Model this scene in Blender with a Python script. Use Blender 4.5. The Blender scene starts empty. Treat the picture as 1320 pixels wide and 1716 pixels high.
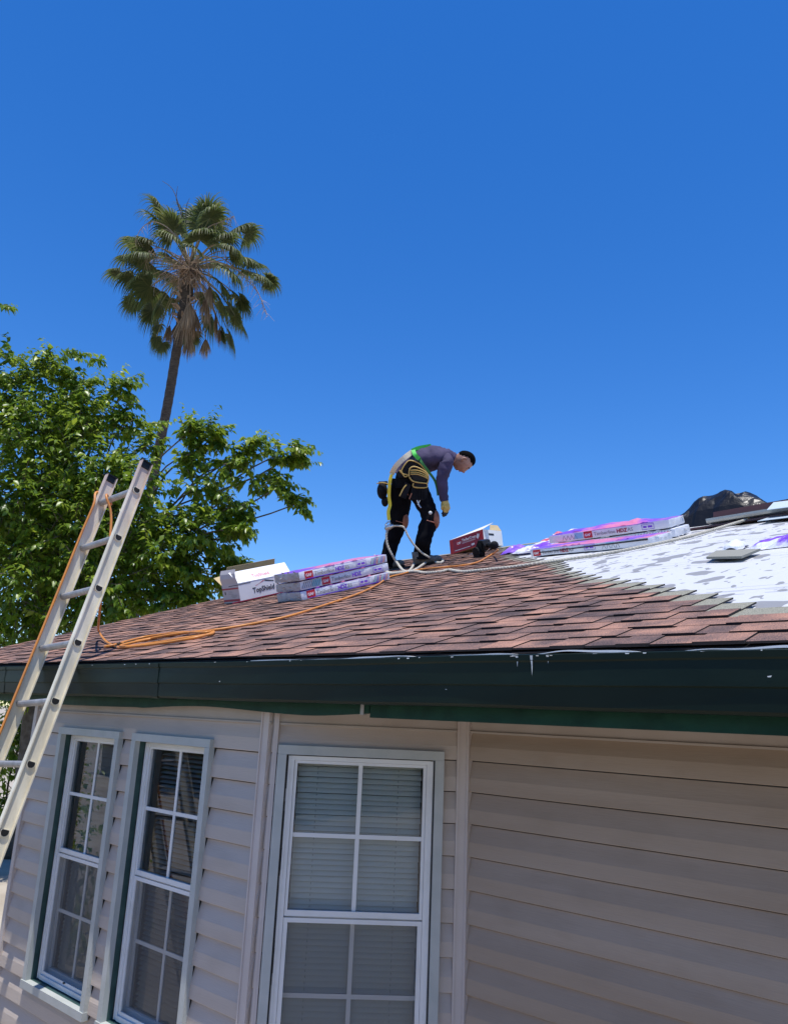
import bpy, math, random
import numpy as np
from mathutils import Vector, Matrix, noise

random.seed(7); rng = np.random.default_rng(7)
SC = bpy.context.scene; COL = SC.collection
rad = math.radians

# ------------------------------------------------------------------ camera
# house axes: X runs along the eave (towards the photographer), Y goes into the house, Z is up
FPX, PITCH, ROLL, AZ = 1308.0, rad(14.86), rad(-2.57), rad(48.06)
_fh = Vector((-math.cos(AZ), math.sin(AZ), 0)); _up = Vector((0, 0, 1)); _r = _fh.cross(_up)
CF = _fh*math.cos(PITCH) + _up*math.sin(PITCH); _u = _r.cross(CF)
CR = _r*math.cos(ROLL) - _u*math.sin(ROLL); CU = _u*math.cos(ROLL) + _r*math.sin(ROLL)
cam = bpy.data.cameras.new('camera'); camo = bpy.data.objects.new('camera', cam); COL.objects.link(camo)
m = Matrix((CR, CU, -CF)).transposed().to_4x4(); camo.matrix_world = m
cam.sensor_fit = 'VERTICAL'; cam.sensor_height = 24; cam.lens = 24*FPX/1716
cam.clip_start = 0.05; cam.clip_end = 3000
SC.camera = camo
# ------------------------------------------------------------------ light
SUN = Vector((0.17, -0.145, 1.0)).normalized()
w = bpy.data.worlds.new('World'); SC.world = w; w.use_nodes = True
nt = w.node_tree; nt.nodes.clear()
sky = nt.nodes.new('ShaderNodeTexSky'); sky.sky_type = 'NISHITA'; sky.sun_disc = False
sky.sun_elevation = math.asin(SUN.z); sky.sun_rotation = math.atan2(SUN.x, SUN.y)
sky.altitude = 100; sky.air_density = 1.0; sky.dust_density = 0.1; sky.ozone_density = 5.0
hs = nt.nodes.new('ShaderNodeHueSaturation'); hs.inputs['Saturation'].default_value = 1.31; hs.inputs['Hue'].default_value = .510
hs.inputs['Value'].default_value = 1.12
bg = nt.nodes.new('ShaderNodeBackground'); bg.inputs[1].default_value = 0.12
wo = nt.nodes.new('ShaderNodeOutputWorld')
nt.links.new(sky.outputs[0], hs.inputs['Color']); nt.links.new(hs.outputs[0], bg.inputs[0]); nt.links.new(bg.outputs[0], wo.inputs[0])
sun = bpy.data.lights.new('sun', 'SUN'); sun.energy = 3.7; sun.angle = rad(0.5); sun.color = (1.0, .965, .91)
suno = bpy.data.objects.new('sun', sun); COL.objects.link(suno)
suno.rotation_euler = SUN.to_track_quat('Z', 'Y').to_euler()
SC.view_settings.view_transform = 'Standard'; SC.view_settings.look = 'None'
SC.view_settings.exposure = 0.5; SC.view_settings.gamma = 1; SC.view_settings.use_curve_mapping = False

# ------------------------------------------------------------------ materials
def mat(name, col, rough=.7, metal=0, noise_amt=0, nscale=8, col2=None, bump=0, bscale=60, spec=None, stretch=None, coord='Object', detail=5, mixlo=.35, mixhi=.65, sheen=0):
    M = bpy.data.materials.new(name); M.use_nodes = True; n = M.node_tree; b = n.nodes['Principled BSDF']
    b.inputs['Base Color'].default_value = (*col, 1); b.inputs['Roughness'].default_value = rough; b.inputs['Metallic'].default_value = metal
    if spec is not None: b.inputs['Specular IOR Level'].default_value = spec
    tc = n.nodes.new('ShaderNodeTexCoord'); mp = n.nodes.new('ShaderNodeMapping')
    n.links.new(tc.outputs[coord], mp.inputs[0])
    if stretch: mp.inputs['Scale'].default_value = stretch
    if col2 is not None:
        t = n.nodes.new('ShaderNodeTexNoise'); t.inputs['Scale'].default_value = nscale; t.inputs['Detail'].default_value = detail
        n.links.new(mp.outputs[0], t.inputs['Vector'])
        r = n.nodes.new('ShaderNodeValToRGB'); r.color_ramp.elements[0].position = mixlo; r.color_ramp.elements[1].position = mixhi
        r.color_ramp.elements[0].color = (*col, 1); r.color_ramp.elements[1].color = (*col2, 1)
        n.links.new(t.outputs[0], r.inputs[0]); n.links.new(r.outputs[0], b.inputs['Base Color'])
    if bump:
        t2 = n.nodes.new('ShaderNodeTexNoise'); t2.inputs['Scale'].default_value = bscale; t2.inputs['Detail'].default_value = 4
        n.links.new(mp.outputs[0], t2.inputs['Vector'])
        bp = n.nodes.new('ShaderNodeBump'); bp.inputs['Strength'].default_value = bump; bp.inputs['Distance'].default_value = .01
        n.links.new(t2.outputs[0], bp.inputs['Height']); n.links.new(bp.outputs[0], b.inputs['Normal'])
    return M

def mix_by_attr(M, attr, cols, extra_noise=0.0):
    """colour ramp over a per-face random value"""
    n = M.node_tree; b = n.nodes['Principled BSDF']
    a = n.nodes.new('ShaderNodeAttribute'); a.attribute_name = attr
    r = n.nodes.new('ShaderNodeValToRGB'); e = r.color_ramp.elements
    while len(e) < len(cols): e.new(.5)
    for i, c in enumerate(cols): e[i].position = i/(len(cols)-1); e[i].color = (*c, 1)
    n.links.new(a.outputs['Fac'], r.inputs[0]); n.links.new(r.outputs[0], b.inputs['Base Color'])
    return r

def leaf_mat(name, cols, trans=.35, rough=.45):
    M = bpy.data.materials.new(name); M.use_nodes = True; n = M.node_tree; b = n.nodes['Principled BSDF']
    b.inputs['Roughness'].default_value = rough; b.inputs['Specular IOR Level'].default_value = .45
    r = mix_by_attr(M, 'rnd', cols)
    tr = n.nodes.new('ShaderNodeBsdfTranslucent')
    hsv = n.nodes.new('ShaderNodeHueSaturation'); hsv.inputs['Value'].default_value = 1.6; hsv.inputs['Hue'].default_value = .49
    n.links.new(r.outputs[0], hsv.inputs['Color']); n.links.new(hsv.outputs[0], tr.inputs[0])
    mx = n.nodes.new('ShaderNodeMixShader'); mx.inputs[0].default_value = trans
    out = n.nodes['Material Output']
    n.links.new(b.outputs[0], mx.inputs[1]); n.links.new(tr.outputs[0], mx.inputs[2]); n.links.new(mx.outputs[0], out.inputs[0])
    return M

VINYL_SIDING = mat('siding_vinyl', (.47, .395, .33), .5, col2=(.51, .435, .37), nscale=1.6, bump=.12, bscale=40, stretch=(.4, .4, 5))
def add_dirt(M, dirt=(.30, .245, .19)):
    # grime streaks scattered by noise over the siding
    n = M.node_tree; b = n.nodes['Principled BSDF']; src = b.inputs['Base Color'].links[0].from_socket
    tc = n.nodes.new('ShaderNodeTexCoord'); t = n.nodes.new('ShaderNodeTexNoise'); t.inputs['Scale'].default_value = 5; t.inputs['Detail'].default_value = 8
    mpp = n.nodes.new('ShaderNodeMapping'); mpp.inputs['Scale'].default_value = (1, 1, 2.5)
    n.links.new(tc.outputs['Object'], mpp.inputs[0]); n.links.new(mpp.outputs[0], t.inputs['Vector'])
    r = n.nodes.new('ShaderNodeValToRGB'); r.color_ramp.elements[0].position = .50; r.color_ramp.elements[1].position = .85
    r.color_ramp.elements[0].color = (0, 0, 0, 1); r.color_ramp.elements[1].color = (.35, .35, .35, 1)
    n.links.new(t.outputs[0], r.inputs[0])
    mx = n.nodes.new('ShaderNodeMix'); mx.data_type = 'RGBA'
    n.links.new(r.outputs[0], mx.inputs[0]); n.links.new(src, mx.inputs[6]); mx.inputs[7].default_value = (*dirt, 1)
    n.links.new(mx.outputs[2], b.inputs['Base Color'])
add_dirt(VINYL_SIDING)
VINYL_SHADED = mat('siding_vinyl_shaded', (.335, .255, .185), .55, col2=(.385, .305, .235), nscale=1.3, bump=.09, bscale=40, stretch=(.4, .4, 5))  # main wall siding with the eave shade mixed into its brown
add_dirt(VINYL_SHADED, (.24, .18, .12))
VINYL_POST = mat('siding_post_vinyl', (.51, .445, .40), .5, col2=(.55, .485, .44), nscale=6)
TOP_TRIM = mat('top_trim_vinyl', (.40, .345, .29), .6, col2=(.46, .41, .36), nscale=4)
TRIM_BLUE = mat('window_trim_paint', (.40, .425, .40), .5, col2=(.46, .475, .45), nscale=10, bump=.1, bscale=80)
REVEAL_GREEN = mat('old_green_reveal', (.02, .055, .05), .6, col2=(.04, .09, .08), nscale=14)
WHITE_VINYL = mat('window_vinyl', (.72, .72, .70), .38, col2=(.62, .62, .585), nscale=9, mixlo=.5, mixhi=.85)
CAULK = mat('cracked_caulk', (.03, .03, .03), .9)
FASCIA_GREEN = mat('fascia_green', (.002, .030, .017), .5, spec=.25, col2=(.006, .048, .028), nscale=11, bump=.15, bscale=30)
GUTTER_GREEN = mat('gutter_green', (.0025, .0095, .0055), .45, col2=(.007, .018, .011), nscale=5, stretch=(.35, 1, 1.5), spec=.22, bump=.05, bscale=9, mixlo=.40, mixhi=.75)
GUTTER_DARK = mat('gutter_inside', (.01, .012, .012), .7)
CHIP = mat('bare_chips', (.6, .62, .6), .6)
SHEATH = mat('wall_sheathing', (.08, .07, .06), .9)
ROOM = mat('room_wall', (.22, .20, .18), .9)
BLIND = mat('blind_slat', (.88, .82, .70), .5, col2=(.82, .80, .73), nscale=3)
CORD = mat('blind_cord', (.25, .25, .23), .8)
SOFFIT = mat('soffit_board', (.12, .075, .045), .8, col2=(.19, .13, .09), nscale=5)
WOOD = mat('roof_deck_wood', (.30, .20, .12), .85, col2=(.22, .15, .09), nscale=6, stretch=(.3, 3, 3))
GROUND = mat('ground_dry', (.34, .285, .22), .95, col2=(.46, .40, .32), nscale=1.3, bump=.4, bscale=30)
ALU = mat('ladder_aluminium', (.62, .55, .40), .5, metal=.03, col2=(.85, .78, .60), nscale=6, stretch=(2, 2, .5), bump=.08, bscale=70)
RUNGM = mat('ladder_rung_alu', (.33, .32, .31), .55, metal=.45, col2=(.46, .45, .43), nscale=25)
HOLE = mat('rung_hole', (.008, .008, .008), .9)
REDTOP = mat('red_worn_paint', (.46, .25, .22), .6, col2=(.60, .52, .50), nscale=9, mixlo=.4, mixhi=.7)
BLACKPL = mat('black_plastic', (.008, .008, .009), .45, spec=.25)
HOSE = mat('orange_hose', (.62, .235, .035), .45, col2=(.52, .20, .05), nscale=20)
ROPE = mat('white_rope', (.62, .58, .48), .85, col2=(.45, .42, .35), nscale=120, bump=.8, bscale=260)
PAPERW = mat('carton_white', (.80, .80, .78), .6, col2=(.72, .72, .71), nscale=6)
PAPERT = mat('carton_kraft', (.52, .40, .20), .8, col2=(.46, .35, .19), nscale=8)
PAPERG = mat('carton_shade_print', (.50, .46, .46), .7)
INK_RED = mat('ink_red', (.55, .02, .035), .5); INK_DRED = mat('ink_dark_red', (.33, .02, .05), .5)
INK_BLACK = mat('ink_black', (.02, .02, .025), .5); INK_WHITE = mat('ink_white', (.85, .85, .85), .5)
INK_GREY = mat('ink_grey', (.28, .28, .31), .5); INK_PURPLE = mat('ink_purple', (.20, .05, .60), .35)
INK_VIOLET = mat('ink_violet', (.33, .18, .62), .35); INK_CYAN = mat('ink_cyan', (.28, .58, .68), .4); INK_PINK = mat('ink_pink', (.75, .16, .22), .4)
FILM = mat('bundle_film', (.74, .74, .78), .3, col2=(.82, .82, .85), nscale=7, bump=.5, bscale=22)
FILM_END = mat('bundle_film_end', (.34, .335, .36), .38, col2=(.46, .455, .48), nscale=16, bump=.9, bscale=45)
FILM_TOP = mat('bundle_film_top', (.22, .08, .55), .3, col2=(.68, .20, .34), nscale=2.6, mixlo=.46, mixhi=.54, bump=.5, bscale=18)
WRAP = mat('torn_wrapper', (.74, .74, .80), .28, col2=(.22, .07, .62), nscale=5, mixlo=.5, mixhi=.56, bump=.4, bscale=20)
WRAP_P = mat('torn_wrapper_purple', (.17, .05, .55), .28, col2=(.42, .24, .74), nscale=6, bump=.4, bscale=20)
WRAP_R = mat('torn_wrapper_red', (.70, .12, .15), .3, col2=(.80, .72, .76), nscale=4, mixlo=.45, mixhi=.56, bump=.4, bscale=20)
TARP = mat('black_tarp', (.009, .009, .010), .36, bump=.5, bscale=22, spec=.28)
BROWNM = mat('brown_flashing', (.070, .028, .022), .4, col2=(.085, .035, .03), nscale=3)
GREYM = mat('grey_flashing', (.36, .36, .33), .4, metal=.3, col2=(.44, .44, .41), nscale=4)
BLUEM = mat('pale_blue_sheet', (.46, .53, .56), .5)
FELT = mat('starter_grey', (.22, .215, .18), .9, col2=(.27, .265, .22), nscale=200)
BARK = mat('bark', (.11, .085, .06), .9, col2=(.19, .155, .12), nscale=14, bump=.6, bscale=40)
PALMBARK = mat('palm_bark', (.040, .030, .024), .95, col2=(.095, .075, .058), nscale=10, stretch=(1, 1, 5), bump=.9, bscale=16)
LEAF = leaf_mat('mulberry_leaf', [(.045, .100, .010), (.140, .225, .020), (.29, .36, .040)], .42, .36)
PALMLEAF = leaf_mat('palm_blade', [(.040, .065, .018), (.085, .115, .030), (.19, .19, .06)], .35, .55)
DEADLEAF = leaf_mat('palm_dead_blade', [(.12, .075, .04), (.22, .15, .085), (.36, .27, .17)], .2, .8)
PETIOLE = mat('petiole', (.17, .16, .06), .6, col2=(.26, .21, .10), nscale=5)
DEADST = mat('dead_stalk', (.42, .31, .22), .8, col2=(.26, .18, .12), nscale=9)
ADDED_HEDGEM = leaf_mat('added_hedge_leaf', [(.03, .05, .015), (.07, .11, .03), (.10, .13, .04)], .25, .6)
SKIN = mat('skin', (.36, .20, .14), .5, col2=(.30, .155, .105), nscale=30)
HAIR = mat('hair', (.004, .0035, .0035), .9, spec=.05, bump=.5, bscale=150)
SHIRT = mat('shirt_purple_grey', (.070, .056, .110), .8, spec=.2, col2=(.050, .042, .080), nscale=9, bump=.5, bscale=22)
SHIRTD = mat('shirt_dark_panel', (.018, .016, .028), .75)
PANTS = mat('pants_black', (.004, .004, .006), .9, spec=.08, col2=(.008, .008, .010), nscale=12, bump=.5, bscale=20)
NYLON = mat('pouch_nylon', (.008, .008, .010), .75, spec=.12, col2=(.016, .016, .019), nscale=20, bump=.3, bscale=120)
YTRIM = mat('yellow_trim', (.55, .37, .10), .6); YSTRAP = mat('yellow_strap', (.78, .62, .04), .6)
BEIGE = mat('beige_strap', (.74, .66, .50), .7); GREENS = mat('green_strap', (.05, .50, .05), .55)
GLOVE = mat('glove_yellow', (.50, .35, .08), .7, col2=(.60, .45, .14), nscale=30); GLOVEB = mat('glove_dark', (.02, .02, .02), .6)
KNEE = mat('knee_pad_leather', (.38, .15, .08), .6, col2=(.25, .09, .05), nscale=20)
BOOT = mat('boot', (.13, .11, .09), .85, col2=(.20, .175, .15), nscale=20)
METAL = mat('bright_metal', (.55, .55, .55), .3, metal=.9)

# thin glass: mostly clear, reflects at grazing angles
def glass(name, tint=(.88, .92, .92), base=.055):
    M = bpy.data.materials.new(name); M.use_nodes = True; n = M.node_tree; n.nodes.remove(n.nodes['Principled BSDF'])
    t = n.nodes.new('ShaderNodeBsdfTransparent'); t.inputs[0].default_value = (*tint, 1)
    g = n.nodes.new('ShaderNodeBsdfGlossy'); g.inputs['Roughness'].default_value = .005
    fr = n.nodes.new('ShaderNodeFresnel'); fr.inputs['IOR'].default_value = 1.5
    ma = n.nodes.new('ShaderNodeMath'); ma.operation = 'MULTIPLY_ADD'; ma.inputs[1].default_value = 1.35; ma.inputs[2].default_value = .012
    tcx = n.nodes.new('ShaderNodeTexCoord'); nz = n.nodes.new('ShaderNodeTexNoise'); nz.inputs['Scale'].default_value = 2.5; nz.inputs['Detail'].default_value = 1
    bp = n.nodes.new('ShaderNodeBump'); bp.inputs['Strength'].default_value = .10; bp.inputs['Distance'].default_value = .01
    n.links.new(tcx.outputs['Object'], nz.inputs['Vector']); n.links.new(nz.outputs[0], bp.inputs['Height']); n.links.new(bp.outputs[0], g.inputs['Normal'])
    mx = n.nodes.new('ShaderNodeMixShader')
    n.links.new(fr.outputs[0], ma.inputs[0]); n.links.new(ma.outputs[0], mx.inputs[0])
    n.links.new(t.outputs[0], mx.inputs[1]); n.links.new(g.outputs[0], mx.inputs[2]); n.links.new(mx.outputs[0], n.nodes['Material Output'].inputs[0])
    return M
GLASS = glass('window_glass')
def screen_mat():
    M = bpy.data.materials.new('insect_screen'); M.use_nodes = True; n = M.node_tree; b = n.nodes['Principled BSDF']
    b.inputs['Base Color'].default_value = (.16, .155, .145, 1); b.inputs['Roughness'].default_value = .8
    t = n.nodes.new('ShaderNodeBsdfTransparent'); mx = n.nodes.new('ShaderNodeMixShader'); mx.inputs[0].default_value = .36
    n.links.new(t.outputs[0], mx.inputs[1]); n.links.new(b.outputs[0], mx.inputs[2]); n.links.new(mx.outputs[0], n.nodes['Material Output'].inputs[0])
    return M
SCREEN = screen_mat()

def shingle_mat():
    M = bpy.data.materials.new('shingle_granules'); M.use_nodes = True; n = M.node_tree; b = n.nodes['Principled BSDF']
    b.inputs['Roughness'].default_value = .92; b.inputs['Specular IOR Level'].default_value = .25
    tc = n.nodes.new('ShaderNodeTexCoord')
    a = n.nodes.new('ShaderNodeAttribute'); a.attribute_name = 'rnd'
    # per-tab tone + a slow blend along the strip
    mp = n.nodes.new('ShaderNodeMapping'); mp.inputs['Scale'].default_value = (1, .9, .9)
    n.links.new(tc.outputs['Object'], mp.inputs[0])
    t = n.nodes.new('ShaderNodeTexNoise'); t.inputs['Scale'].default_value = 6.5; t.inputs['Detail'].default_value = 2
    n.links.new(mp.outputs[0], t.inputs['Vector'])
    ad = n.nodes.new('ShaderNodeMath'); ad.operation = 'MULTIPLY_ADD'; ad.inputs[1].default_value = 1.7; ad.inputs[2].default_value = -.85
    n.links.new(t.outputs[0], ad.inputs[0])
    s = n.nodes.new('ShaderNodeMath'); s.operation = 'ADD'; n.links.new(ad.outputs[0], s.inputs[0]); n.links.new(a.outputs['Fac'], s.inputs[1])
    g = n.nodes.new('ShaderNodeTexNoise'); g.inputs['Scale'].default_value = 330; g.inputs['Detail'].default_value = 1
    n.links.new(tc.outputs['Object'], g.inputs['Vector'])
    gm = n.nodes.new('ShaderNodeMath'); gm.operation = 'MULTIPLY_ADD'; gm.inputs[1].default_value = 2.0; gm.inputs[2].default_value = -1.0
    n.links.new(g.outputs[0], gm.inputs[0])
    s2 = n.nodes.new('ShaderNodeMath'); s2.operation = 'ADD'; n.links.new(s.outputs[0], s2.inputs[0]); n.links.new(gm.outputs[0], s2.inputs[1])
    r = n.nodes.new('ShaderNodeValToRGB'); e = r.color_ramp.elements
    e[0].position = .0; e[0].color = (.060, .043, .042, 1); e[1].position = 1.0; e[1].color = (.45, .235, .16, 1)
    for p, c in ((.28, (.118, .079, .072)), (.5, (.198, .119, .096)), (.72, (.30, .162, .117))):
        x = e.new(p); x.color = (*c, 1)
    n.links.new(s2.outputs[0], r.inputs[0]); n.links.new(r.outputs[0], b.inputs['Base Color'])
    bp = n.nodes.new('ShaderNodeBump'); bp.inputs['Strength'].default_value = .5; bp.inputs['Distance'].default_value = .002
    n.links.new(g.outputs[0], bp.inputs['Height']); n.links.new(bp.outputs[0], b.inputs['Normal'])
    return M
SHINGLE = shingle_mat()
HEADLAP = mat('shingle_headlap', (.13, .125, .09), .95, col2=(.34, .325, .25), nscale=330, detail=1, mixlo=.36, mixhi=.64)
BUTT = mat('shingle_edge', (.012, .009, .010), .9)

def underlay_mat():
    M = bpy.data.materials.new('underlayment_fabric'); M.use_nodes = True; n = M.node_tree; b = n.nodes['Principled BSDF']
    b.inputs['Roughness'].default_value = .55
    tc = n.nodes.new('ShaderNodeTexCoord')
    mp = n.nodes.new('ShaderNodeMapping'); mp.inputs['Scale'].default_value = (1.25, .8, .8); n.links.new(tc.outputs['Object'], mp.inputs[0])
    t = n.nodes.new('ShaderNodeTexNoise'); t.inputs['Scale'].default_value = 6.4; t.inputs['Detail'].default_value = .8; t.inputs['Roughness'].default_value = .55
    n.links.new(mp.outputs[0], t.inputs['Vector'])
    r = n.nodes.new('ShaderNodeValToRGB'); r.color_ramp.elements[0].position = .600; r.color_ramp.elements[1].position = .612
    r.color_ramp.elements[0].color = (0, 0, 0, 1); r.color_ramp.elements[1].color = (1, 1, 1, 1); n.links.new(t.outputs[0], r.inputs[0])
    # lettering-like short marks in rows
    mp2 = n.nodes.new('ShaderNodeMapping'); mp2.inputs['Scale'].default_value = (4.0, 2.2, 2.2); n.links.new(tc.outputs['Object'], mp2.inputs[0])
    t2 = n.nodes.new('ShaderNodeTexNoise'); t2.inputs['Scale'].default_value = 5; t2.inputs['Detail'].default_value = 1; n.links.new(mp2.outputs[0], t2.inputs['Vector'])
    r2 = n.nodes.new('ShaderNodeValToRGB'); r2.color_ramp.elements[0].position = .66; r2.color_ramp.elements[1].position = .67
    r2.color_ramp.elements[0].color = (0, 0, 0, 1); r2.color_ramp.elements[1].color = (1, 1, 1, 1); n.links.new(t2.outputs[0], r2.inputs[0])
    mx0 = n.nodes.new('ShaderNodeMath'); mx0.operation = 'MAXIMUM'; n.links.new(r.outputs[0], mx0.inputs[0]); n.links.new(r2.outputs[0], mx0.inputs[1])
    mx = n.nodes.new('ShaderNodeMix'); mx.data_type = 'RGBA'; mx.inputs[6].default_value = (.55, .55, .545, 1); mx.inputs[7].default_value = (.25, .245, .24, 1)
    n.links.new(mx0.outputs[0], mx.inputs[0]); n.links.new(mx.outputs[2], b.inputs['Base Color'])
    w1 = n.nodes.new('ShaderNodeTexNoise'); w1.inputs['Scale'].default_value = 9; w1.inputs['Detail'].default_value = 3; n.links.new(tc.outputs['Object'], w1.inputs['Vector'])
    bp = n.nodes.new('ShaderNodeBump'); bp.inputs['Strength'].default_value = .35; bp.inputs['Distance'].default_value = .02
    n.links.new(w1.outputs[0], bp.inputs['Height']); n.links.new(bp.outputs[0], b.inputs['Normal'])
    return M
UNDERLAY = underlay_mat()

# ------------------------------------------------------------------ mesh helpers
class MB:
    def __init__(s, M=None): s.v = []; s.f = []; s.m = []; s.a = []; s.M = M; s.mi = 0; s.av = 0.0
    def add(s, vs, fs, mi=None, av=None):
        o = len(s.v)
        for p in vs:
            p = Vector(p)
            s.v.append(s.M @ p if s.M is not None else p)
        for f in fs: s.f.append([o+i for i in f]); s.m.append(s.mi if mi is None else mi); s.a.append(s.av if av is None else av)
    def box(s, lo, hi, mi=None, av=None):
        x0, y0, z0 = lo; x1, y1, z1 = hi
        s.add([(x0,y0,z0),(x1,y0,z0),(x1,y1,z0),(x0,y1,z0),(x0,y0,z1),(x1,y0,z1),(x1,y1,z1),(x0,y1,z1)],
              [(0,3,2,1),(4,5,6,7),(0,1,5,4),(1,2,6,5),(2,3,7,6),(3,0,4,7)], mi, av)
    def slab(s, pts, n, t, mi=None, av=None):
        """polygon pts extruded by t along n"""
        n = Vector(n).normalized()*t; k = len(pts); P = [Vector(p) for p in pts]
        s.add(P+[p+n for p in P], [tuple(reversed(range(k))), tuple(range(k, 2*k))]+[(i, (i+1) % k, k+(i+1) % k, k+i) for i in range(k)], mi, av)
    def tube(s, path, r, seg=8, mi=None, cap=True, av=None, flat=1.0):
        P = [Vector(p) for p in path]; rs = r if hasattr(r, '__len__') else [r]*len(P)
        vs = []; fs = []; ref = None
        for i, p in enumerate(P):
            t = (P[min(i+1, len(P)-1)]-P[max(i-1, 0)]); t = t.normalized() if t.length > 1e-9 else Vector((0,0,1))
            if ref is None: ref = Vector((0,0,1)) if abs(t.z) < .9 else Vector((1,0,0))
            a = (ref - t*ref.dot(t));  a = a.normalized() if a.length > 1e-6 else t.orthogonal().normalized()
            ref = a; b = t.cross(a)
            for k in range(seg):
                th = 2*math.pi*k/seg; vs.append(p + (a*math.cos(th)*flat + b*math.sin(th))*rs[i])
        for i in range(len(P)-1):
            for k in range(seg):
                fs.append((i*seg+k, i*seg+(k+1) % seg, (i+1)*seg+(k+1) % seg, (i+1)*seg+k))
        if cap: fs.append(tuple(reversed(range(seg)))); fs.append(tuple((len(P)-1)*seg+k for k in range(seg)))
        s.add(vs, fs, mi, av)
    def prism(s, prof, p0, p1, ax, ay, mi=None):
        """profile [(a,b)] in axes ax, ay extruded from p0 to p1 (closed profile)"""
        p0 = Vector(p0); p1 = Vector(p1); ax = Vector(ax); ay = Vector(ay); k = len(prof)
        vs = [p0+ax*a+ay*b for a, b in prof]+[p1+ax*a+ay*b for a, b in prof]
        s.add(vs, [(i, (i+1) % k, k+(i+1) % k, k+i) for i in range(k)]+[tuple(reversed(range(k))), tuple(range(k, 2*k))], mi)
    def sphere(s, c, r, seg=12, rings=8, mi=None, sc=(1,1,1), R=None):
        vs = []; fs = []; c = Vector(c)
        for i in range(rings+1):
            th = math.pi*i/rings
            for k in range(seg):
                ph = 2*math.pi*k/seg
                p = Vector((math.sin(th)*math.cos(ph)*sc[0], math.sin(th)*math.sin(ph)*sc[1], math.cos(th)*sc[2]))*r
                vs.append(c + (R @ p if R is not None else p))
        for i in range(rings):
            for k in range(seg): fs.append((i*seg+k, (i+1)*seg+k, (i+1)*seg+(k+1) % seg, i*seg+(k+1) % seg))
        s.add(vs, fs, mi)

def world_loc(o):
    p = Vector((0,0,0))
    while o is not None: p += o.location; o = o.parent
    return p
def link(name, me, parent=None, loc=None):
    o = bpy.data.objects.new(name, me); COL.objects.link(o)
    if parent is not None: o.parent = parent
    elif loc is not None: o.location = loc
    return o
def build(name, mb, mats, parent=None, smooth=False, loc=None, kind=None, attr=False):
    base = world_loc(parent) if parent is not None else Vector(loc or (0,0,0))
    me = bpy.data.meshes.new(name); me.from_pydata([tuple(v-base) for v in mb.v], [], mb.f)
    if not isinstance(mats, (list, tuple)): mats = [mats]
    for M in mats: me.materials.append(M)
    if len(mats) > 1: me.polygons.foreach_set('material_index', mb.m)
    if smooth: me.polygons.foreach_set('use_smooth', [True]*len(mb.f))
    if attr:
        a = me.attributes.new('rnd', 'FLOAT', 'FACE'); a.data.foreach_set('value', mb.a)
    me.update()
    o = link(name, me, parent, base if parent is None else None)
    if kind: o['kind'] = kind
    return o
def tag(o, label=None, cat=None, group=None, kind=None):
    if label: o['label'] = label
    if cat: o['category'] = cat
    if group: o['group'] = group
    if kind: o['kind'] = kind
    return o
def thing(name, label, cat, loc=(0,0,0), group=None):
    o = bpy.data.objects.new(name, None); COL.objects.link(o); o.location = loc; o.empty_display_size = .1
    return tag(o, label, cat, group)
def frame(o, ex, ey, ez):
    M = Matrix((Vector(ex), Vector(ey), Vector(ez))).transposed().to_4x4(); M.translation = Vector(o); return M
def smooth_path(pts, n=6):
    P = [Vector(p) for p in pts]; out = []
    for i in range(len(P)-1):
        a = P[max(i-1,0)]; b = P[i]; c = P[i+1]; d = P[min(i+2, len(P)-1)]
        for k in range(n):
            t = k/n; out.append(.5*((2*b)+(c-a)*t+(2*a-5*b+4*c-d)*t*t+(3*b-a-3*c+d)*t**3))
    out.append(P[-1]); return out
def text(s, size, M, ma, parent, name='lettering', bold=0, align='LEFT', sx=1.0, shear=0):
    cu = bpy.data.curves.new('t', 'FONT'); cu.body = s; cu.size = size; cu.offset = bold; cu.extrude = .0006; cu.align_x = align; cu.resolution_u = 2; cu.shear = shear
    o = bpy.data.objects.new('t', cu); COL.objects.link(o)
    dg = bpy.context.evaluated_depsgraph_get(); dg.update(); me = bpy.data.meshes.new_from_object(o.evaluated_get(dg))
    bpy.data.objects.remove(o); bpy.data.curves.remove(cu)
    base = world_loc(parent); T = Matrix.Translation(-base) @ M @ Matrix.Scale(sx, 4, (1,0,0)); me.transform(T)
    me.materials.clear(); me.materials.append(ma)
    return link(name, me, parent)

# pixel -> ray, used while surveying the photograph to find where things stand
def ray(x, y): return CF + CR*((x-660)/FPX) - CU*((y-858)/FPX)
def on_Y(x, y, Y): v = ray(x, y); return v*(Y/v.y)
def at(x, y, d): return ray(x, y)*d
# ------------------------------------------------------------------ main dimensions
GZ = -2.05                       # ground
YE, ZE = 2.08, .2133             # roof eave
YRID = 7.03; SLOPE = 1/3.0; ZRID = ZE+(YRID-YE)*SLOPE
XL, XR = -6.43, 2.4
NR = Vector((0, -SLOPE, 1)).normalized(); UPS = Vector((0, 1, SLOPE)).normalized(); EX = Vector((1,0,0))
def xend(k):
    ks = [-1, 0, 1, 2, 4, 5, 6, 8, 10.5, 13.6, 18.4, 24, 36]; xs = [.9, .35, -.30, -.73, -.97, -1.11, -1.25, -1.53, -1.89, -2.28, -2.71, -3.57, -4.75]
    return float(np.interp(k, ks, xs))
def on_roof(x, y, h=0.0):
    v = ray(x, y)
    for add in (.0175, 0):           # on the shingles, or on the bare underlayment
        hz = (h+add)/NR.z; p = v*((ZE+hz-YE*SLOPE)/(v.z-v.y*SLOPE))
        if p.x < xend((p.y-YE)/UPS.y/.143-1.2): return p
    return p
def roof_pt(X, s, h=0.0): return Vector((X, YE, ZE)) + UPS*s + NR*h
YR, YL = 2.85, 2.26              # main wall plane, bay front plane
CB = (-2.665, 2.26); CA = (-2.075, 2.85)   # bay right side runs from CB to CA
XBL = -4.87                      # left end of the bay front

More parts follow.
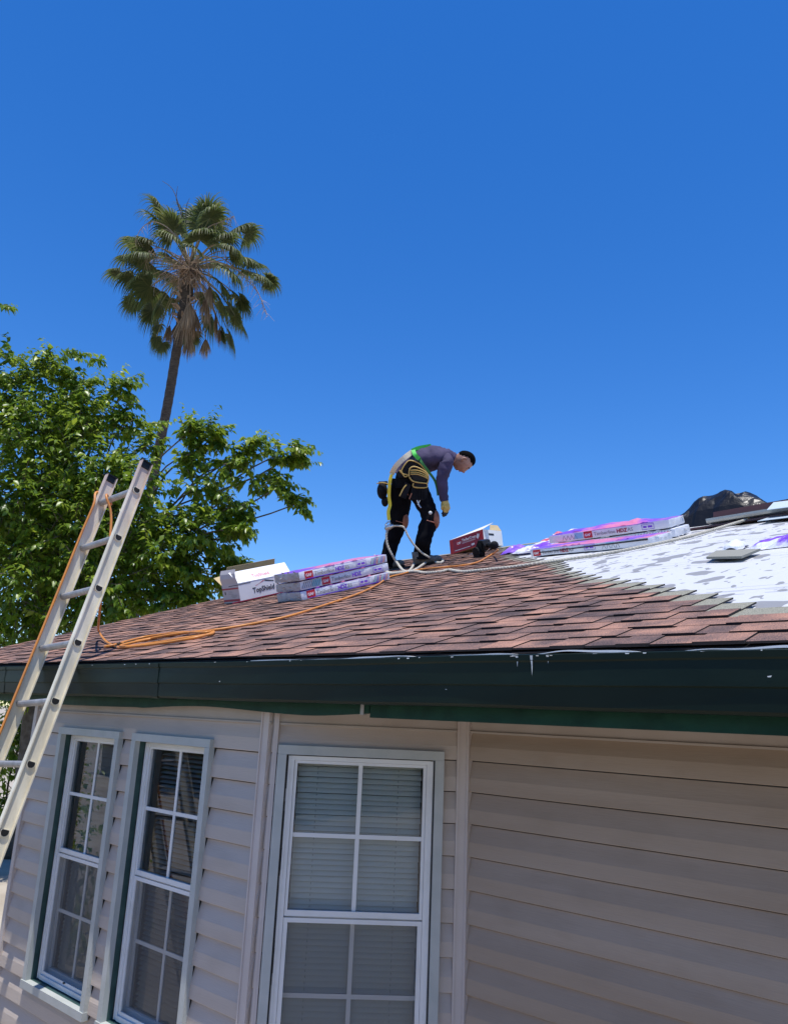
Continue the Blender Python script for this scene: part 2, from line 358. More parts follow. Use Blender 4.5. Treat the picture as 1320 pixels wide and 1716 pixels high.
# ------------------------------------------------------------------ ground
g = MB(); g.add([(-400,-400,GZ),(400,-400,GZ),(400,400,GZ),(-400,400,GZ)], [(0,1,2,3)])
tag(build('ground', g, GROUND), kind='structure')

# ------------------------------------------------------------------ house
house = thing('house', 'single storey house with beige vinyl siding, dark green gutter and half-reshingled red roof', 'house', (-2, 3, GZ))
ZTOP = .0
SID_H = .1265
def board_out(t):
    """how far the board face stands out, t = 0 at the butt .. 1 at the tucked top"""
    return float(np.interp(t, [0, .44, .50, .955, 1], [.0185, .0155, .0135, -.001, -.001]))
def prof_board(z_bot, lo, hi):
    """outline (outward, z) of one course starting at z_bot, cut to lo..hi"""
    p = []; top = z_bot+SID_H
    if hi > top-.0055: p += [(-.012, hi), (-.012, top-.005)]; hi = top-.006
    else: p += [(-.012, hi)]
    zs = [hi]+[z for z in (z_bot+SID_H*.50, z_bot+SID_H*.44) if lo < z < hi]
    p += [(board_out((z-z_bot)/SID_H), z) for z in zs]
    if lo <= z_bot+1e-6: p += [(.0185, z_bot+.002), (.0175, z_bot), (.004, z_bot), (-.012, z_bot+.001)]
    else: p += [(board_out((lo-z_bot)/SID_H), lo), (-.012, lo)]
    return p
def siding(wall, origin, ux, length, holes, zoff, ztop=-.035, M=None):
    """courses on a wall, cut round the window openings; outward normal is to the right of ux"""
    ux = Vector((*ux, 0)); n = Vector((ux.y, -ux.x, 0)); o = Vector((*origin, 0)); k = 0
    def piece(a, b, zb, lo, hi):
        if b-a < .004 or hi-lo < .004: return
        mb = MB(); mb.prism(prof_board(zb, lo, hi), o+ux*a, o+ux*b, n, Vector((0,0,1))); build('siding_board', mb, M or VINYL_SIDING, wall)
    while True:
        zb = zoff - SID_H*k; zt = min(zb+SID_H, ztop); k += 1
        if zt < GZ+.1: break
        cuts = sorted(hh for hh in holes if hh[2] < zt-.002 and hh[3] > zb+.002)
        x = 0
        for (u0, u1, z0, z1) in cuts:
            piece(x, u0, zb, zb, zt); piece(u0, u1, zb, z1, zt); piece(u0, u1, zb, zb, z0); x = u1
        piece(x, length, zb, zb, zt)
def wall_backing(name, origin, ux, length, holes):
    ux = Vector((*ux, 0)); n = Vector((ux.y, -ux.x, 0)); o = Vector((*origin, 0)); mb = MB()
    us = sorted({0, length, *[h[0] for h in holes], *[h[1] for h in holes]}); zs = sorted({GZ, .06, *[h[2] for h in holes], *[h[3] for h in holes]})
    for i in range(len(us)-1):
        for j in range(len(zs)-1):
            uc = (us[i]+us[i+1])/2; zc = (zs[j]+zs[j+1])/2
            if any(h[0] < uc < h[1] and h[2] < zc < h[3] for h in holes): continue
            a = o+ux*us[i]; b = o+ux*us[i+1]
            mb.slab([(a.x,a.y,zs[j]),(b.x,b.y,zs[j]),(b.x,b.y,zs[j+1]),(a.x,a.y,zs[j+1])], -n, .09)
    for q in range(len(mb.v)): mb.v[q] = mb.v[q] - n*.005
    return build(name, mb, SHEATH, house)
WZ0, WZ1 = -1.45, -.124
WA = (-4.49, -3.835); WB = (-3.71, -3.05)
hA = (WA[0]-XBL, WA[1]-XBL, WZ0, WZ1); hB = (WB[0]-XBL, WB[1]-XBL, WZ0, WZ1)
Lbay = CB[0]-XBL
S2 = math.sqrt(.5); LM = math.hypot(CA[0]-CB[0], CA[1]-CB[1])
hM = (.030, .731, WZ0, WZ1)
bay_front = wall_backing('bay_front_wall', (XBL, YL), (1,0), Lbay, [(a+.03,b-.03,c+.03,d-.03) for a,b,c,d in (hA,hB)])
siding(bay_front, (XBL, YL), (1,0), Lbay, [hA, hB], -.1585)
bay_side = wall_backing('bay_side_wall', CB, (S2, S2), LM, [(hM[0]+.03,hM[1]-.03,hM[2]+.03,hM[3]-.03)])
siding(bay_side, CB, (S2,S2), LM, [hM], -.1555)
main_wall = wall_backing('main_wall', CA, (1,0), XR-CA[0], [])
siding(main_wall, CA, (1,0), XR-CA[0], [], -.1545, M=VINYL_SHADED)
bay_left = wall_backing('bay_left_wall', (XBL-.59, YR), (S2,-S2), .834, [])
siding(bay_left, (XBL-.59, YR), (S2,-S2), .834, [], -.1585)
far_wall = wall_backing('far_front_wall', (-6.08, YR), (1,0), .62, [])
gable = wall_backing('gable_wall', (-6.08, 11.5), (0,-1), 8.65, [])
siding(gable, (-6.08, 11.5), (0,-1), 8.65, [], -.1585)
# top trims under the soffit
def strip(name, o, ux, length, z0, z1, out0, out1, M, parent):
    ux = Vector((*ux,0)); n = Vector((ux.y,-ux.x,0)); o = Vector((*o,0)); mb = MB()
    mb.prism([(out0,z0),(out1,z0),(out1,z1),(out0,z1)], o, o+ux*length, n, Vector((0,0,1))); return build(name, mb, M, parent)
for (o_, u_, l_, p_) in (((XBL,YL),(1,0),Lbay,bay_front), (CB,(S2,S2),LM,bay_side), (CA,(1,0),XR-CA[0],main_wall)):
    strip('top_trim', o_, u_, l_, -.034, .058, -.004, .012, TOP_TRIM, p_)
    strip('top_trim_lip', o_, u_, l_, -.043, -.0345, -.004, .018, TOP_TRIM, p_)
# corner posts (two faces with a groove between)
def post(name, x, y, u1, u2, w1, w2, parent, out=.022):
    """outside/inside post: one flange along u1 and one along u2 from corner (x,y)"""
    mb = MB()
    for (u, w_, sgn) in ((u1, w1, -1), (u2, w2, 1)):
        u = Vector((*u, 0)); n = Vector((u.y, -u.x, 0)); c = Vector((x, y, 0)); a = c + u*(sgn*.005)
        mb.prism([(-.003,GZ),(out,GZ),(out,.05),(-.003,.05)], a, c+u*(sgn*w_), n, Vector((0,0,1)))
        mb.prism([(-.003,GZ),(out+.005,GZ),(out+.005,.05),(-.003,.05)], c+u*(sgn*(w_-.007)), c+u*(sgn*(w_+.001)), n, Vector((0,0,1)))
    return build(name, mb, VINYL_POST, parent)
post('corner_post', CB[0], CB[1], (1,0), (S2,S2), .052, .024, bay_front)
post('corner_post', CA[0], CA[1], (S2,S2), (1,0), .046, .024, main_wall, .020)
post('corner_post', XBL, YL, (S2,-S2), (1,0), .05, .05, bay_front)
# soffit, fascia, gutter
mb = MB(); mb.box((XL, 2.215, .055), (XR, YR+.1, .067)); build('soffit', mb, SOFFIT, house)
mb = MB(); mb.box((XL, 2.19, .0515), (XR, 2.212, .19)); fascia = build('fascia_board', mb, FASCIA_GREEN, house)
mb = MB(); mb.box((-2.02, 2.166, .002), (XR, 2.1885, .16)); build('fascia_face_board', mb, FASCIA_GREEN, house)
# thin sagging green strip left of it
mb = MB(); N = 60
vs = []
for i in range(N+1):
    x = XL+( -2.03-XL)*i/N
    z = .005 + .006*math.sin(x*2.1+1) + (.010*math.sin((x+3.5)*4.2) if x > -3.6 else 0) + (.012 if x > -2.35 else 0)*((x+2.35)/.3 if x < -2.05 else 1)
    vs += [Vector((x, 2.172, z)), Vector((x, 2.172, .10)), Vector((x, 2.1885, z)), Vector((x, 2.1885, .10))]
fs = []
for i in range(N):
    a = 4*i; b = a+4; fs += [(a, b, b+1, a+1), (a, a+2, b+2, b), (a+2, a+3, b+3, b+2)]
mb.add(vs, fs+[(0,1,3,2)]); build('fascia_lower_strip', mb, FASCIA_GREEN, house)
mb = MB(); mb.box((-2.072, 2.168, .012), (-2.055, 2.186, .05)); build('gutter_bracket', mb, RUNGM, house)
# gutter: profile in (Y, Z)
GP = [(2.168,.2), (2.168,.055), (2.158,.048), (2.062,.048), (2.054,.056), (2.052,.112), (2.0465,.116), (2.0465,.182), (2.042,.187), (2.041,.2035), (2.049,.2065), (2.058,.2035),
      (2.058,.199), (2.052,.198), (2.055,.186), (2.060,.06), (2.162,.056), (2.162,.2)]
mb = MB(); N = 44; X0, X1 = XL-.02, XR
for i in range(N+1):
    x = X0+(X1-X0)*i/N; dz = .0012*math.sin(x*3.1)+.0008*math.sin(x*7.7+1)
    for (y, z) in GP: mb.v.append(Vector((x, y+.0010*math.sin(x*5+z*30), z+dz)))
k = len(GP)
for i in range(N):
    for j in range(k):
        mb.f.append([i*k+j, i*k+(j+1)%k, (i+1)*k+(j+1)%k, (i+1)*k+j]); mb.m.append(0); mb.a.append(0)
mb.f.append(list(range(k))); mb.f.append(list(range(N*k+k-1, N*k-1, -1))); mb.m += [0,0]; mb.a += [0,0]
gutter = build('gutter', mb, GUTTER_GREEN, house)
for sx_ in (-4.95, -3.30, -.35):
    mb = MB(); k = len(GP)-8
    for x in (sx_, sx_+.045):
        for (y, z) in GP[:k+1]: mb.v.append(Vector((x, y-.0022, z+(.0 if z > .1 else -.0022))))
    for j in range(k): mb.f.append([j, j+1, k+1+j+1, k+1+j]); mb.m.append(0); mb.a.append(0)
    build('gutter_seam', mb, GUTTER_GREEN, gutter)
# chips and drips of pale paint on the gutter
mb = MB(); R = random.Random(3)
for i in range(26):
    x = R.uniform(-4.6, .2); z = R.choice([.2035, .2035, R.uniform(.06, .2)]); yy = 2.0395 if z > .185 else (2.0450 if z > .118 else 2.0505)
    l = R.uniform(.003, .016); h = R.uniform(.001, .004)
    mb.add([(x,yy,z),(x+l,yy,z+R.uniform(-.002,.002)),(x+l*.8,yy,z-h),(x+l*.1,yy,z-h)], [(0,1,2,3)])
for i in range(9):
    x = -1.33+i*.017+R.uniform(-.004,.004); h = R.uniform(.008, .045) if i != 4 else .06
    if i in (2, 3, 6): continue
    mb.add([(x,2.0395,.202),(x+.010,2.0395,.202),(x+.007,2.0438,.202-h*.5),(x+.005,2.0438,.202-h),(x+.003,2.0438,.202-h*.5)], [(0,1,2,4),(4,2,3)])
build('paint_splash', mb, CHIP, gutter)
# left rake board
a = roof_pt(XL-.01, -.02, -.055); b = roof_pt(XL-.01, 5.24, -.055)
mb = MB(); mb.slab([a-NR*.14, b-NR*.14, b, a], (1,0,0), .024); build('rake_board', mb, FASCIA_GREEN, house)
# ------------------------------------------------------------------ roof
SLEN = (YRID-YE)/UPS.y
mb = MB()
mb.slab([roof_pt(XL,.05,-.012), roof_pt(XR,.05,-.012), roof_pt(XR,SLEN,-.012), roof_pt(XL,SLEN,-.012)], -NR, .04)
bk = Vector((0, 1, -SLOPE)).normalized(); rp = roof_pt(XL,SLEN,-.012); rp2 = roof_pt(XR,SLEN,-.012)
mb.slab([rp, rp2, rp2+bk*5.2, rp+bk*5.2], -Vector((0,SLOPE,1)).normalized(), .04)
roof = build('roof', mb, WOOD, house)
# gable triangle fill
mb = MB(); mb.slab([(-6.08, 2.6, .05), (-6.08, 11.5, .05), (-6.08, YRID, ZRID-.08)], (1,0,0), .05); build('gable_infill', mb, VINYL_SIDING, house)
# underlayment (grid with wrinkles), drawn over the deck, hangs a little over the eave
mb = MB(); nx, ny = 170, 84; Xa, Xb = -6.40, XR
hh = np.zeros((ny+1, nx+1))
for j in range(ny+1):
    s_ = -.0 + (SLEN)*j/ny
    for i in range(nx+1):
        x = Xa+(Xb-Xa)*i/nx
        h = -.008 + .0035*noise.noise(Vector((x*2.2, s_*5, 0))) + .004*max(0, noise.noise(Vector((x*5, s_*1.2+x*.8, 3))))
        h += .004 * ((s_/1.15) % 1.0 < .06)
        mb.v.append(roof_pt(x, s_, h))
for j in range(ny):
    for i in range(nx):
        a = j*(nx+1)+i; mb.f.append([a, a+1, a+nx+2, a+nx+1]); mb.m.append(0); mb.a.append(0)
build('underlayment', mb, UNDERLAY, roof, smooth=True)
# torn/creased seam lines of the underlayment laps
for (x0,y0,x1,y1) in ((1035,982,1125,951),(1050,968,1320,925),(1250,1018,1320,1008)):
    pass
# lap lines printed and creased along each roll
Rl = random.Random(8)
for sl in (.92, 1.02, 1.95, 2.05, 2.98, 3.08, 4.0, 4.1):
    mb = MB()
    x = -4.6
    while x < XR:
        l = Rl.uniform(.05, .5) if sl % 1 > .5 or True else .3; hgt = .006 if int(sl*100) % 10 == 2 else .004
        p = [roof_pt(x, sl+.004*math.sin(x*3), .0035), roof_pt(x+l, sl+.004*math.sin((x+l)*3), .0035)]
        mb.add([p[0], p[1], p[1]+UPS*hgt, p[0]+UPS*hgt], [(0,1,2,3)]); x += l+Rl.uniform(.01,.10)
    tag(build('printed_lap_line', mb, INK_GREY, roof), kind='stuff')
# far slope sheet
mb = MB(); mb.add([roof_pt(XL,SLEN,-.006), roof_pt(XR,SLEN,-.006), roof_pt(XR,SLEN,-.006)+bk*5.1, roof_pt(XL,SLEN,-.006)+bk*5.1], [(0,1,2,3)])
build('underlayment', mb, UNDERLAY, roof)
# white wavy edge of the membrane under the first course
mb = MB(); N = 260; xa, xb = -2.6, XR
for i in range(N+1):
    x = xa+(xb-xa)*i/N; f = min(1, max(0, (x-xa)/1.3))
    wv = .0035*math.sin(x*9.3)+.003*math.sin(x*17+1.3)+.002*math.sin(x*31)
    zc = ZE-.0075+wv*f; th = (.0022+.0022*f)*(1+.5*math.sin(x*13+2))
    y0 = 2.055-.004*f
    mb.v += [Vector((x,y0,zc)), Vector((x,y0,zc+th)), Vector((x,2.11,zc+th+.004)), Vector((x,2.11,zc+.004))]
for i in range(N):
    a = 4*i; b = a+4; mb.f += [[a,b,b+1,a+1],[a+1,b+1,b+2,a+2],[a+3,b+3,b,a]]; mb.m += [0]*3; mb.a += [0]*3
build('membrane_edge', mb, PAPERW, roof)
# dark drip edge
mb = MB(); mb.prism([(2.062,.196),(2.066,.205),(2.14,.228),(2.14,.214),(2.07,.196)], (XL,0,0), (XR,0,0), (0,1,0), (0,0,1)); build('drip_edge', mb, GUTTER_DARK, roof)

# shingles: every strip is its own object with a full-height base, raised tabs and a bare headlap
EXPO = .122; HT = .290
def shingle_strip(x0, x1, s0, R, last, clipL):
    """one laminated strip from x0 to x1, butt at s0"""
    mb = MB(); t0, t1 = .0060, .0095
    def P(x, s, h):
        # strips lie on the ones below: butt end is higher than the head
        return roof_pt(x, s0+s, h + .0005 + (1-s/HT)*.0105)
    L = x1-x0
    if last: x1e = x1
    # base sheet
    def slab(xa, xb, sa, sb, h0, h1, mi_top, av, jit=0.0):
        a0 = P(xa,sa,h0); b0 = P(xb,sa+jit,h0); a1 = P(xa,sa,h1); b1 = P(xb,sa+jit,h1)
        c0 = P(xb,sb,h0); d0 = P(xa,sb,h0); c1 = P(xb,sb,h1); d1 = P(xa,sb,h1)
        mb.add([a1,b1,c1,d1,a0,b0,c0,d0], [(0,1,2,3)], mi_top, av)
        mb.add([a1,b1,c1,d1,a0,b0,c0,d0], [(4,5,1,0),(5,6,2,1),(6,7,3,2),(7,4,0,3)], 2, 0)
    slab(x0, x1, EXPO*1.06, HT, .0, t0, 1, 0)
    x = x0; up = R.random() < .5; first = True
    while x < x1-.001:
        wdt = R.uniform(.09, .20); e = min(x+wdt, x1)
        if x1-e < .06: e = x1
        tone = R.gauss(.56, .09) if up else R.gauss(.44, .09)
        tone = min(.95, max(.08, tone)); j = R.uniform(-.002, .002)
        if up: slab(x+.0005, e-.0005, j, EXPO*1.06, 0, t1, 0, tone, R.uniform(-.0025,.0025))
        else: slab(x, e, R.uniform(.001,.006), EXPO*1.06, 0, t0, 0, tone, R.uniform(-.001,.001))
        x = e; up = not up
    return mb
R = random.Random(11); nstrips = 0
ncourse = int(SLEN/EXPO)
for k in range(-1, ncourse):
    s0 = k*EXPO if k >= 0 else 0.0
    if k == -1: continue
    xe = xend(k*EXPO/.143) + R.uniform(-.02,.02)
    x1 = xe
    while x1 > XL:
        L = 1.0; x0 = max(XL-.012, x1-L)
        mbs = shingle_strip(x0, x1-.002, s0-.006 + R.uniform(-.0015,.0015), R, x1 == xe, x0 <= XL)
        build('shingle', mbs, [SHINGLE, HEADLAP, BUTT], roof, attr=True); nstrips += 1
        x1 = x0 if x0 > XL-.01 else XL-1
# starter edge, dark, below the first course
mb = MB(); mb.slab([roof_pt(XL-.01,-.004,-.003), roof_pt(XR,-.004,-.003), roof_pt(XR,.12,-.003), roof_pt(XL-.01,.12,-.003)], NR, .006); build('starter_strip', mb, BUTT, roof)
# ridge vent-less ridge: old torn ridge edge boards
mb = MB(); Rr = random.Random(4); x = XL
while x < -4.0:
    l = Rr.uniform(.22, .34); mb.slab([roof_pt(x,SLEN-.15,.008+Rr.uniform(0,.006)), roof_pt(x+l-.004,SLEN-.15,.008+Rr.uniform(0,.006)), roof_pt(x+l-.004,SLEN+.005,.012), roof_pt(x,SLEN+.005,.012)], NR, .006); x += l
build('ridge_cap', mb, [FELT], roof)

# ------------------------------------------------------------------ windows
def window(M, wdt, z0, z1, name_label, wall, blind_args):
    """M maps local (u, out, z) to world; local out is + towards the viewer"""
    win_mb = MB(M)
    def P3(): return MB(M)
    t = .046
    H0, H1 = z0, z1
    # outer casing (blue grey boards), mitred look with slightly different depths
    cas = MB(M)
    cas.box((0, .012, H1-t), (wdt, .040, H1)); cas.box((0, .012, H0+t), (t, .041, H1-t)); cas.box((wdt-t, .012, H0+t), (wdt, .041, H1-t))
    cas.box((-.004, .012, H0), (wdt+.004, .044, H0+t))
    win = build('window', cas, TRIM_BLUE, wall)
    rv = MB(M); d = -.075
    rv.box((t-.006, d, H0+t), (t+.001, .012, H1-t)); rv.box((wdt-t-.001, d, H0+t), (wdt-t+.006, .012, H1-t))
    rv.box((t, d, H1-t-.001), (wdt-t, .012, H1-t+.006)); rv.box((t, d, H0+t-.006), (wdt-t, .012, H0+t+.001))
    return win, rv, t
def make_window(house, M, wdt, tight):
    """builds casing, reveal, vinyl frame, two sashes, muntins, glass, screen; returns the window part"""
    z0, z1 = WZ0, WZ1; t = .037
    fr = MB(M)
    cas = MB(M)
    cas.box((0, .010, z1-t), (wdt, .038, z1)); cas.box((0, .010, z0+t+.0005), (t, .039, z1-t-.0005)); cas.box((wdt-t, .010, z0+t+.0005), (wdt, .039, z1-t-.0005))
    cas.box((-.003, .010, z0), (wdt+.003, .046, z0+t))
    # mitre nicks
    win = build('window', cas, TRIM_BLUE, house)
    rec = .052 if not tight else .012    # how deep the vinyl unit sits behind the casing face
    fo = .030-rec
    rv = MB(M)
    rv.box((t-.012, fo-.07, z0+t-.01), (t-.001, .0095, z1-t+.01)); rv.box((wdt-t+.001, fo-.07, z0+t-.01), (wdt-t+.012, .0095, z1-t+.01))
    rv.box((t-.001, fo-.07, z1-t+.001), (wdt-t+.001, .0095, z1-t+.012)); rv.box((t-.001, fo-.07, z0+t-.012), (wdt-t+.001, .0095, z0+t-.001))
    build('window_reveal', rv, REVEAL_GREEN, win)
    # outer vinyl frame
    a0, a1, b0, b1 = t+.006, wdt-t-.006, z0+t+.004, z1-t-.005; fw = .028
    f = MB(M)
    f.box((a0, fo-.05, b0), (a0+fw, fo, b1)); f.box((a1-fw, fo-.05, b0), (a1, fo, b1)); f.box((a0+fw, fo-.05, b1-fw*.6), (a1-fw, fo-.001, b1)); f.box((a0+fw, fo-.05, b0), (a1-fw, fo+.004, b0+fw*.8))
    f.box((a0+.004, fo, b0+.002), (a0+.012, fo+.005, b1-.002)); f.box((a1-.012, fo, b0+.002), (a1-.004, fo+.005, b1-.002))
    build('window_frame', f, WHITE_VINYL, win)
    cr = MB(M); Rk = random.Random(int(wdt*1000))
    for side in ((t-.001, t+.0055) , (wdt-t-.0055, wdt-t+.001)):
        z = b0
        while z < b1:
            hgt = Rk.uniform(.02,.09); ww = Rk.uniform(.0, .003); cr.box((side[0], fo-.03, z), (side[1]+ (ww if side[0] < .3 else 0), fo+.0006+ww, min(b1, z+hgt))); z += hgt
    cr.box((t+.01, fo-.03, b1), (wdt-t-.01, fo-.002, b1+.004))
    build('caulk_gap', cr, CAULK, win)
    zm = -.782                                         # meeting rail
    def sash(lo, hi, out, w_s, ww_b, ww_t, bars=True, muntin_w=.017, screen=False):
        s = MB(M); A0, A1 = a0+fw+.001, a1-fw-.001
        s.box((A0, out-.028, lo), (A0+w_s, out, hi)); s.box((A1-w_s, out-.028, lo), (A1, out, hi))
        s.box((A0+w_s, out-.028, hi-ww_t), (A1-w_s, out-.0005, hi)); s.box((A0+w_s, out-.028, lo), (A1-w_s, out-.0005, lo+ww_b))
        # glazing bead
        gA0, gA1, gl, gh = A0+w_s, A1-w_s, lo+ww_b, hi-ww_t
        sp = build('sash', s, WHITE_VINYL, win)
        mu = MB(M); um = (gA0+gA1)/2; zc = (gl+gh)/2
        mu.box((um-muntin_w/2, out-.017, gl), (um+muntin_w/2, out-.009, gh)); build('muntin', mu, WHITE_VINYL, win)
        mu = MB(M); mu.box((gA0, out-.0172, zc-muntin_w/2), (um-muntin_w/2, out-.0092, zc+muntin_w/2)); mu.box((um+muntin_w/2, out-.0172, zc-muntin_w/2), (gA1, out-.0092, zc+muntin_w/2)); build('muntin', mu, WHITE_VINYL, win)
        for (ua, ub) in ((gA0, um-muntin_w/2), (um+muntin_w/2, gA1)):
            for (za, zb) in ((gl, zc-muntin_w/2), (zc+muntin_w/2, gh)):
                gl_ = MB(M); gl_.add([(ua, out-.0135, za), (ub, out-.0135, za), (ub, out-.0135, zb), (ua, out-.0135, zb)], [(0,1,2,3)]); build('glass_pane', gl_, GLASS, win)
        return gA0, gA1, gl, gh
    sash(zm, b1-fw*.6-.001, fo-.006, .012, .022, .012)
    g0, g1, gl, gh = sash(b0+fw*.8+.001, zm+.006, fo-.034, .014, .028, .020)
    # insect screen in front of the lower half: its own frame and mesh
    A0, A1 = a0+fw+.001, a1-fw-.001
    sc = MB(M); lo, hi = b0+fw*.8+.001, zm-.006; o_ = fo-.004; sw = .017
    sc.box((A0, o_-.008, lo), (A0+sw, o_, hi)); sc.box((A1-sw, o_-.008, lo), (A1, o_, hi)); sc.box((A0+sw, o_-.008, hi-sw), (A1-sw, o_-.0005, hi)); sc.box((A0+sw, o_-.008, lo), (A1-sw, o_-.0005, lo+sw))
    build('screen_frame', sc, WHITE_VINYL, win)
    sm = MB(M); sm.add([(A0+sw, o_-.005, lo+sw), (A1-sw, o_-.005, lo+sw), (A1-sw, o_-.005, hi-sw), (A0+sw, o_-.005, hi-sw)], [(0,1,2,3)]); build('screen_mesh', sm, SCREEN, win)
    lt = MB(M); lt.box(((A0+A1)/2-.006, o_, lo+.012), ((A0+A1)/2+.006, o_+.008, lo+.018)); build('sash_latch', lt, BLACKPL, win)
    # room behind
    rm = MB(M); X0, X1, Y0, Y1, Z0, Z1 = -.05, wdt+.05, -1.1, -.10, z0-.3, .03
    rm.add([(X0,Y0,Z0),(X1,Y0,Z0),(X1,Y0,Z1),(X0,Y0,Z1),(X0,Y1,Z0),(X1,Y1,Z0),(X1,Y1,Z1),(X0,Y1,Z1)], [(0,1,2,3),(0,4,5,1),(3,2,6,7),(0,3,7,4),(1,5,6,2)])
    build('room_interior', rm, ROOM, win)
    return win, a0+fw+.002, a1-fw-.002, fo
def blind(M, u0, u1, out, zt, zb, tilt, label, M_slat, gap_from=None, pitch=.0217):
    base = M @ Vector(((u0+u1)/2, out, zb))
    root = thing('window_blind', label, 'blind', base, 'mini blinds behind the windows')
    hr = MB(M); hr.box((u0, out-.014, zt-.02), (u1, out+.012, zt)); build('headrail', hr, M_slat, root)
    me = None; z = zt-.03; k = 0; w_ = .0125
    c, s = math.cos(tilt), math.sin(tilt)
    while z > zb+.015:
        if me is None:
            sl = MB(M); prof = []
            for q in range(5):
                a = -1+q/2; prof.append((a*w_*c, z+a*w_*s + (1-a*a)*.0022*c))
            vs = []
            for (yy, zz) in prof: vs += [(u0, out+yy, zz), (u1, out+yy, zz)]
            sl.add(vs, [(2*q, 2*q+1, 2*q+3, 2*q+2) for q in range(4)])
            o = build('slat', sl, M_slat, root, smooth=True); me = o.data; z_first = z
        else:
            o = bpy.data.objects.new('slat', me); COL.objects.link(o); o.parent = root; o.location = (0, random.uniform(-.0006,.0006), z-z_first+random.uniform(-.0008,.0008)); o.rotation_euler = (0, random.uniform(-.002,.002), 0)
        z -= pitch; k += 1
    cd = MB(M)
    for u in (u0+.085, u1-.10):
        zz = zt-.02
        while zz > zb+.01:
            cd.box((u-.0012, out+.0135, zz-.009), (u+.0012, out+.0142, zz)); zz -= pitch
    build('ladder_cord', cd, CORD, root)
    br = MB(M); br.box((u0, out-.012, zb), (u1, out+.012, zb+.012)); build('bottom_rail', br, M_slat, root)
    return root
MA = frame((WA[0], YL, 0), (1,0,0), (0,-1,0), (0,0,1)); MBm = frame((WB[0], YL, 0), (1,0,0), (0,-1,0), (0,0,1))
MM = frame((CB[0]+S2*hM[0], CB[1]+S2*hM[0], 0), (S2,S2,0), (S2,-S2,0), (0,0,1))
BLIND_D = mat('blind_slat_grey', (.33, .35, .34), .5)
for (M_, w_, tight, lab, tilt, who) in ((MA, WA[1]-WA[0], False, 'narrow mini blind behind the leftmost window beside the ladder', rad(-52), 0),
                              (MBm, WB[1]-WB[0], False, 'dark mini blind behind the middle window that reflects the ladder', rad(-22), 1),
                              (MM, hM[1]-hM[0], True, 'closed grey mini blind behind the angled bay side window', rad(-50), 2)):
    hs_ = (bay_front, bay_front, bay_side)[who]
    win, u0, u1, fo = make_window(house, M_, w_, tight)
    blind(M_, u0+.012, u1-.012, fo-.085, WZ1-.045, WZ0+.06, tilt, lab, BLIND if tight else BLIND_D)

# ------------------------------------------------------------------ ladder
LP = Vector((-4.108, 2.286, 1.244)); LD = Vector((.0192, -.0841, -.3068)); LDn = LD.normalized()
LX = (Vector((1,0,0)) - LDn*LDn.x).normalized(); LN = LDn.cross(LX); 
if LN.y > 0: LN = -LN                            # LN points to the climber (-Y)
nr = 10; tb = (GZ+.02-LP.z)/LD.z
ladder = thing('extension_ladder', 'tall aluminium extension ladder leaning on the dark green gutter, rails reddish at the top', 'ladder', LP+LD*tb)
WL = .39
def rail(off):
    mb = MB(); a = LP+LX*off-LD*.62; b = LP+LX*off+LD*tb
    dp = .038
    I = [(-.0015,-dp),(.0015,-dp),(.0015,dp),(-.0015,dp)]
    mb.prism([(-.0012,-dp+.003),(.0012,-dp+.003),(.0012,dp-.003),(-.0012,dp-.003)], a, b, LX, LN)
    for sg in (-1, 1):
        lo, hi = sorted((sg*dp, sg*(dp-.003)))
        mb.prism([(-.014,lo),(.014,lo),(.014,hi),(-.014,hi)], a, b, LX, LN)
        lo, hi = sorted((sg*(dp-.003), sg*(dp-.007)))
        mb.prism([(.012,lo),(.014,lo),(.014,hi),(.012,hi)], a, b, LX, LN); mb.prism([(-.014,lo),(-.012,lo),(-.012,hi),(-.014,hi)], a, b, LX, LN)
    return build('rail', mb, ALU_RAIL, ladder)
# rail metal: worn reddish paint near the top end (object z above 2.9 m over the foot)
ALU_RAIL = ALU.copy(); ALU_RAIL.name = 'ladder_rail'
n = ALU_RAIL.node_tree; b = n.nodes['Principled BSDF']; src = b.inputs['Base Color'].links[0].from_socket
tc = n.nodes.new('ShaderNodeTexCoord'); sx = n.nodes.new('ShaderNodeSeparateXYZ'); n.links.new(tc.outputs['Object'], sx.inputs[0])
nz = n.nodes.new('ShaderNodeTexNoise'); nz.inputs['Scale'].default_value = 11; n.links.new(tc.outputs['Object'], nz.inputs['Vector'])
ma = n.nodes.new('ShaderNodeMath'); ma.operation = 'MULTIPLY_ADD'; ma.inputs[1].default_value = .5; n.links.new(nz.outputs[0], ma.inputs[0]); n.links.new(sx.outputs['Z'], ma.inputs[2])
mr = n.nodes.new('ShaderNodeMapRange'); mr.inputs['From Min'].default_value = 3.15; mr.inputs['From Max'].default_value = 3.75; mr.inputs['To Max'].default_value = .6
n.links.new(ma.outputs[0], mr.inputs['Value'])
mx = n.nodes.new('ShaderNodeMix'); mx.data_type = 'RGBA'; n.links.new(mr.outputs[0], mx.inputs[0]); n.links.new(src, mx.inputs[6]); mx.inputs[7].default_value = (.44, .24, .22, 1)
n.links.new(mx.outputs[2], b.inputs['Base Color'])
rail(0); rail(-WL)
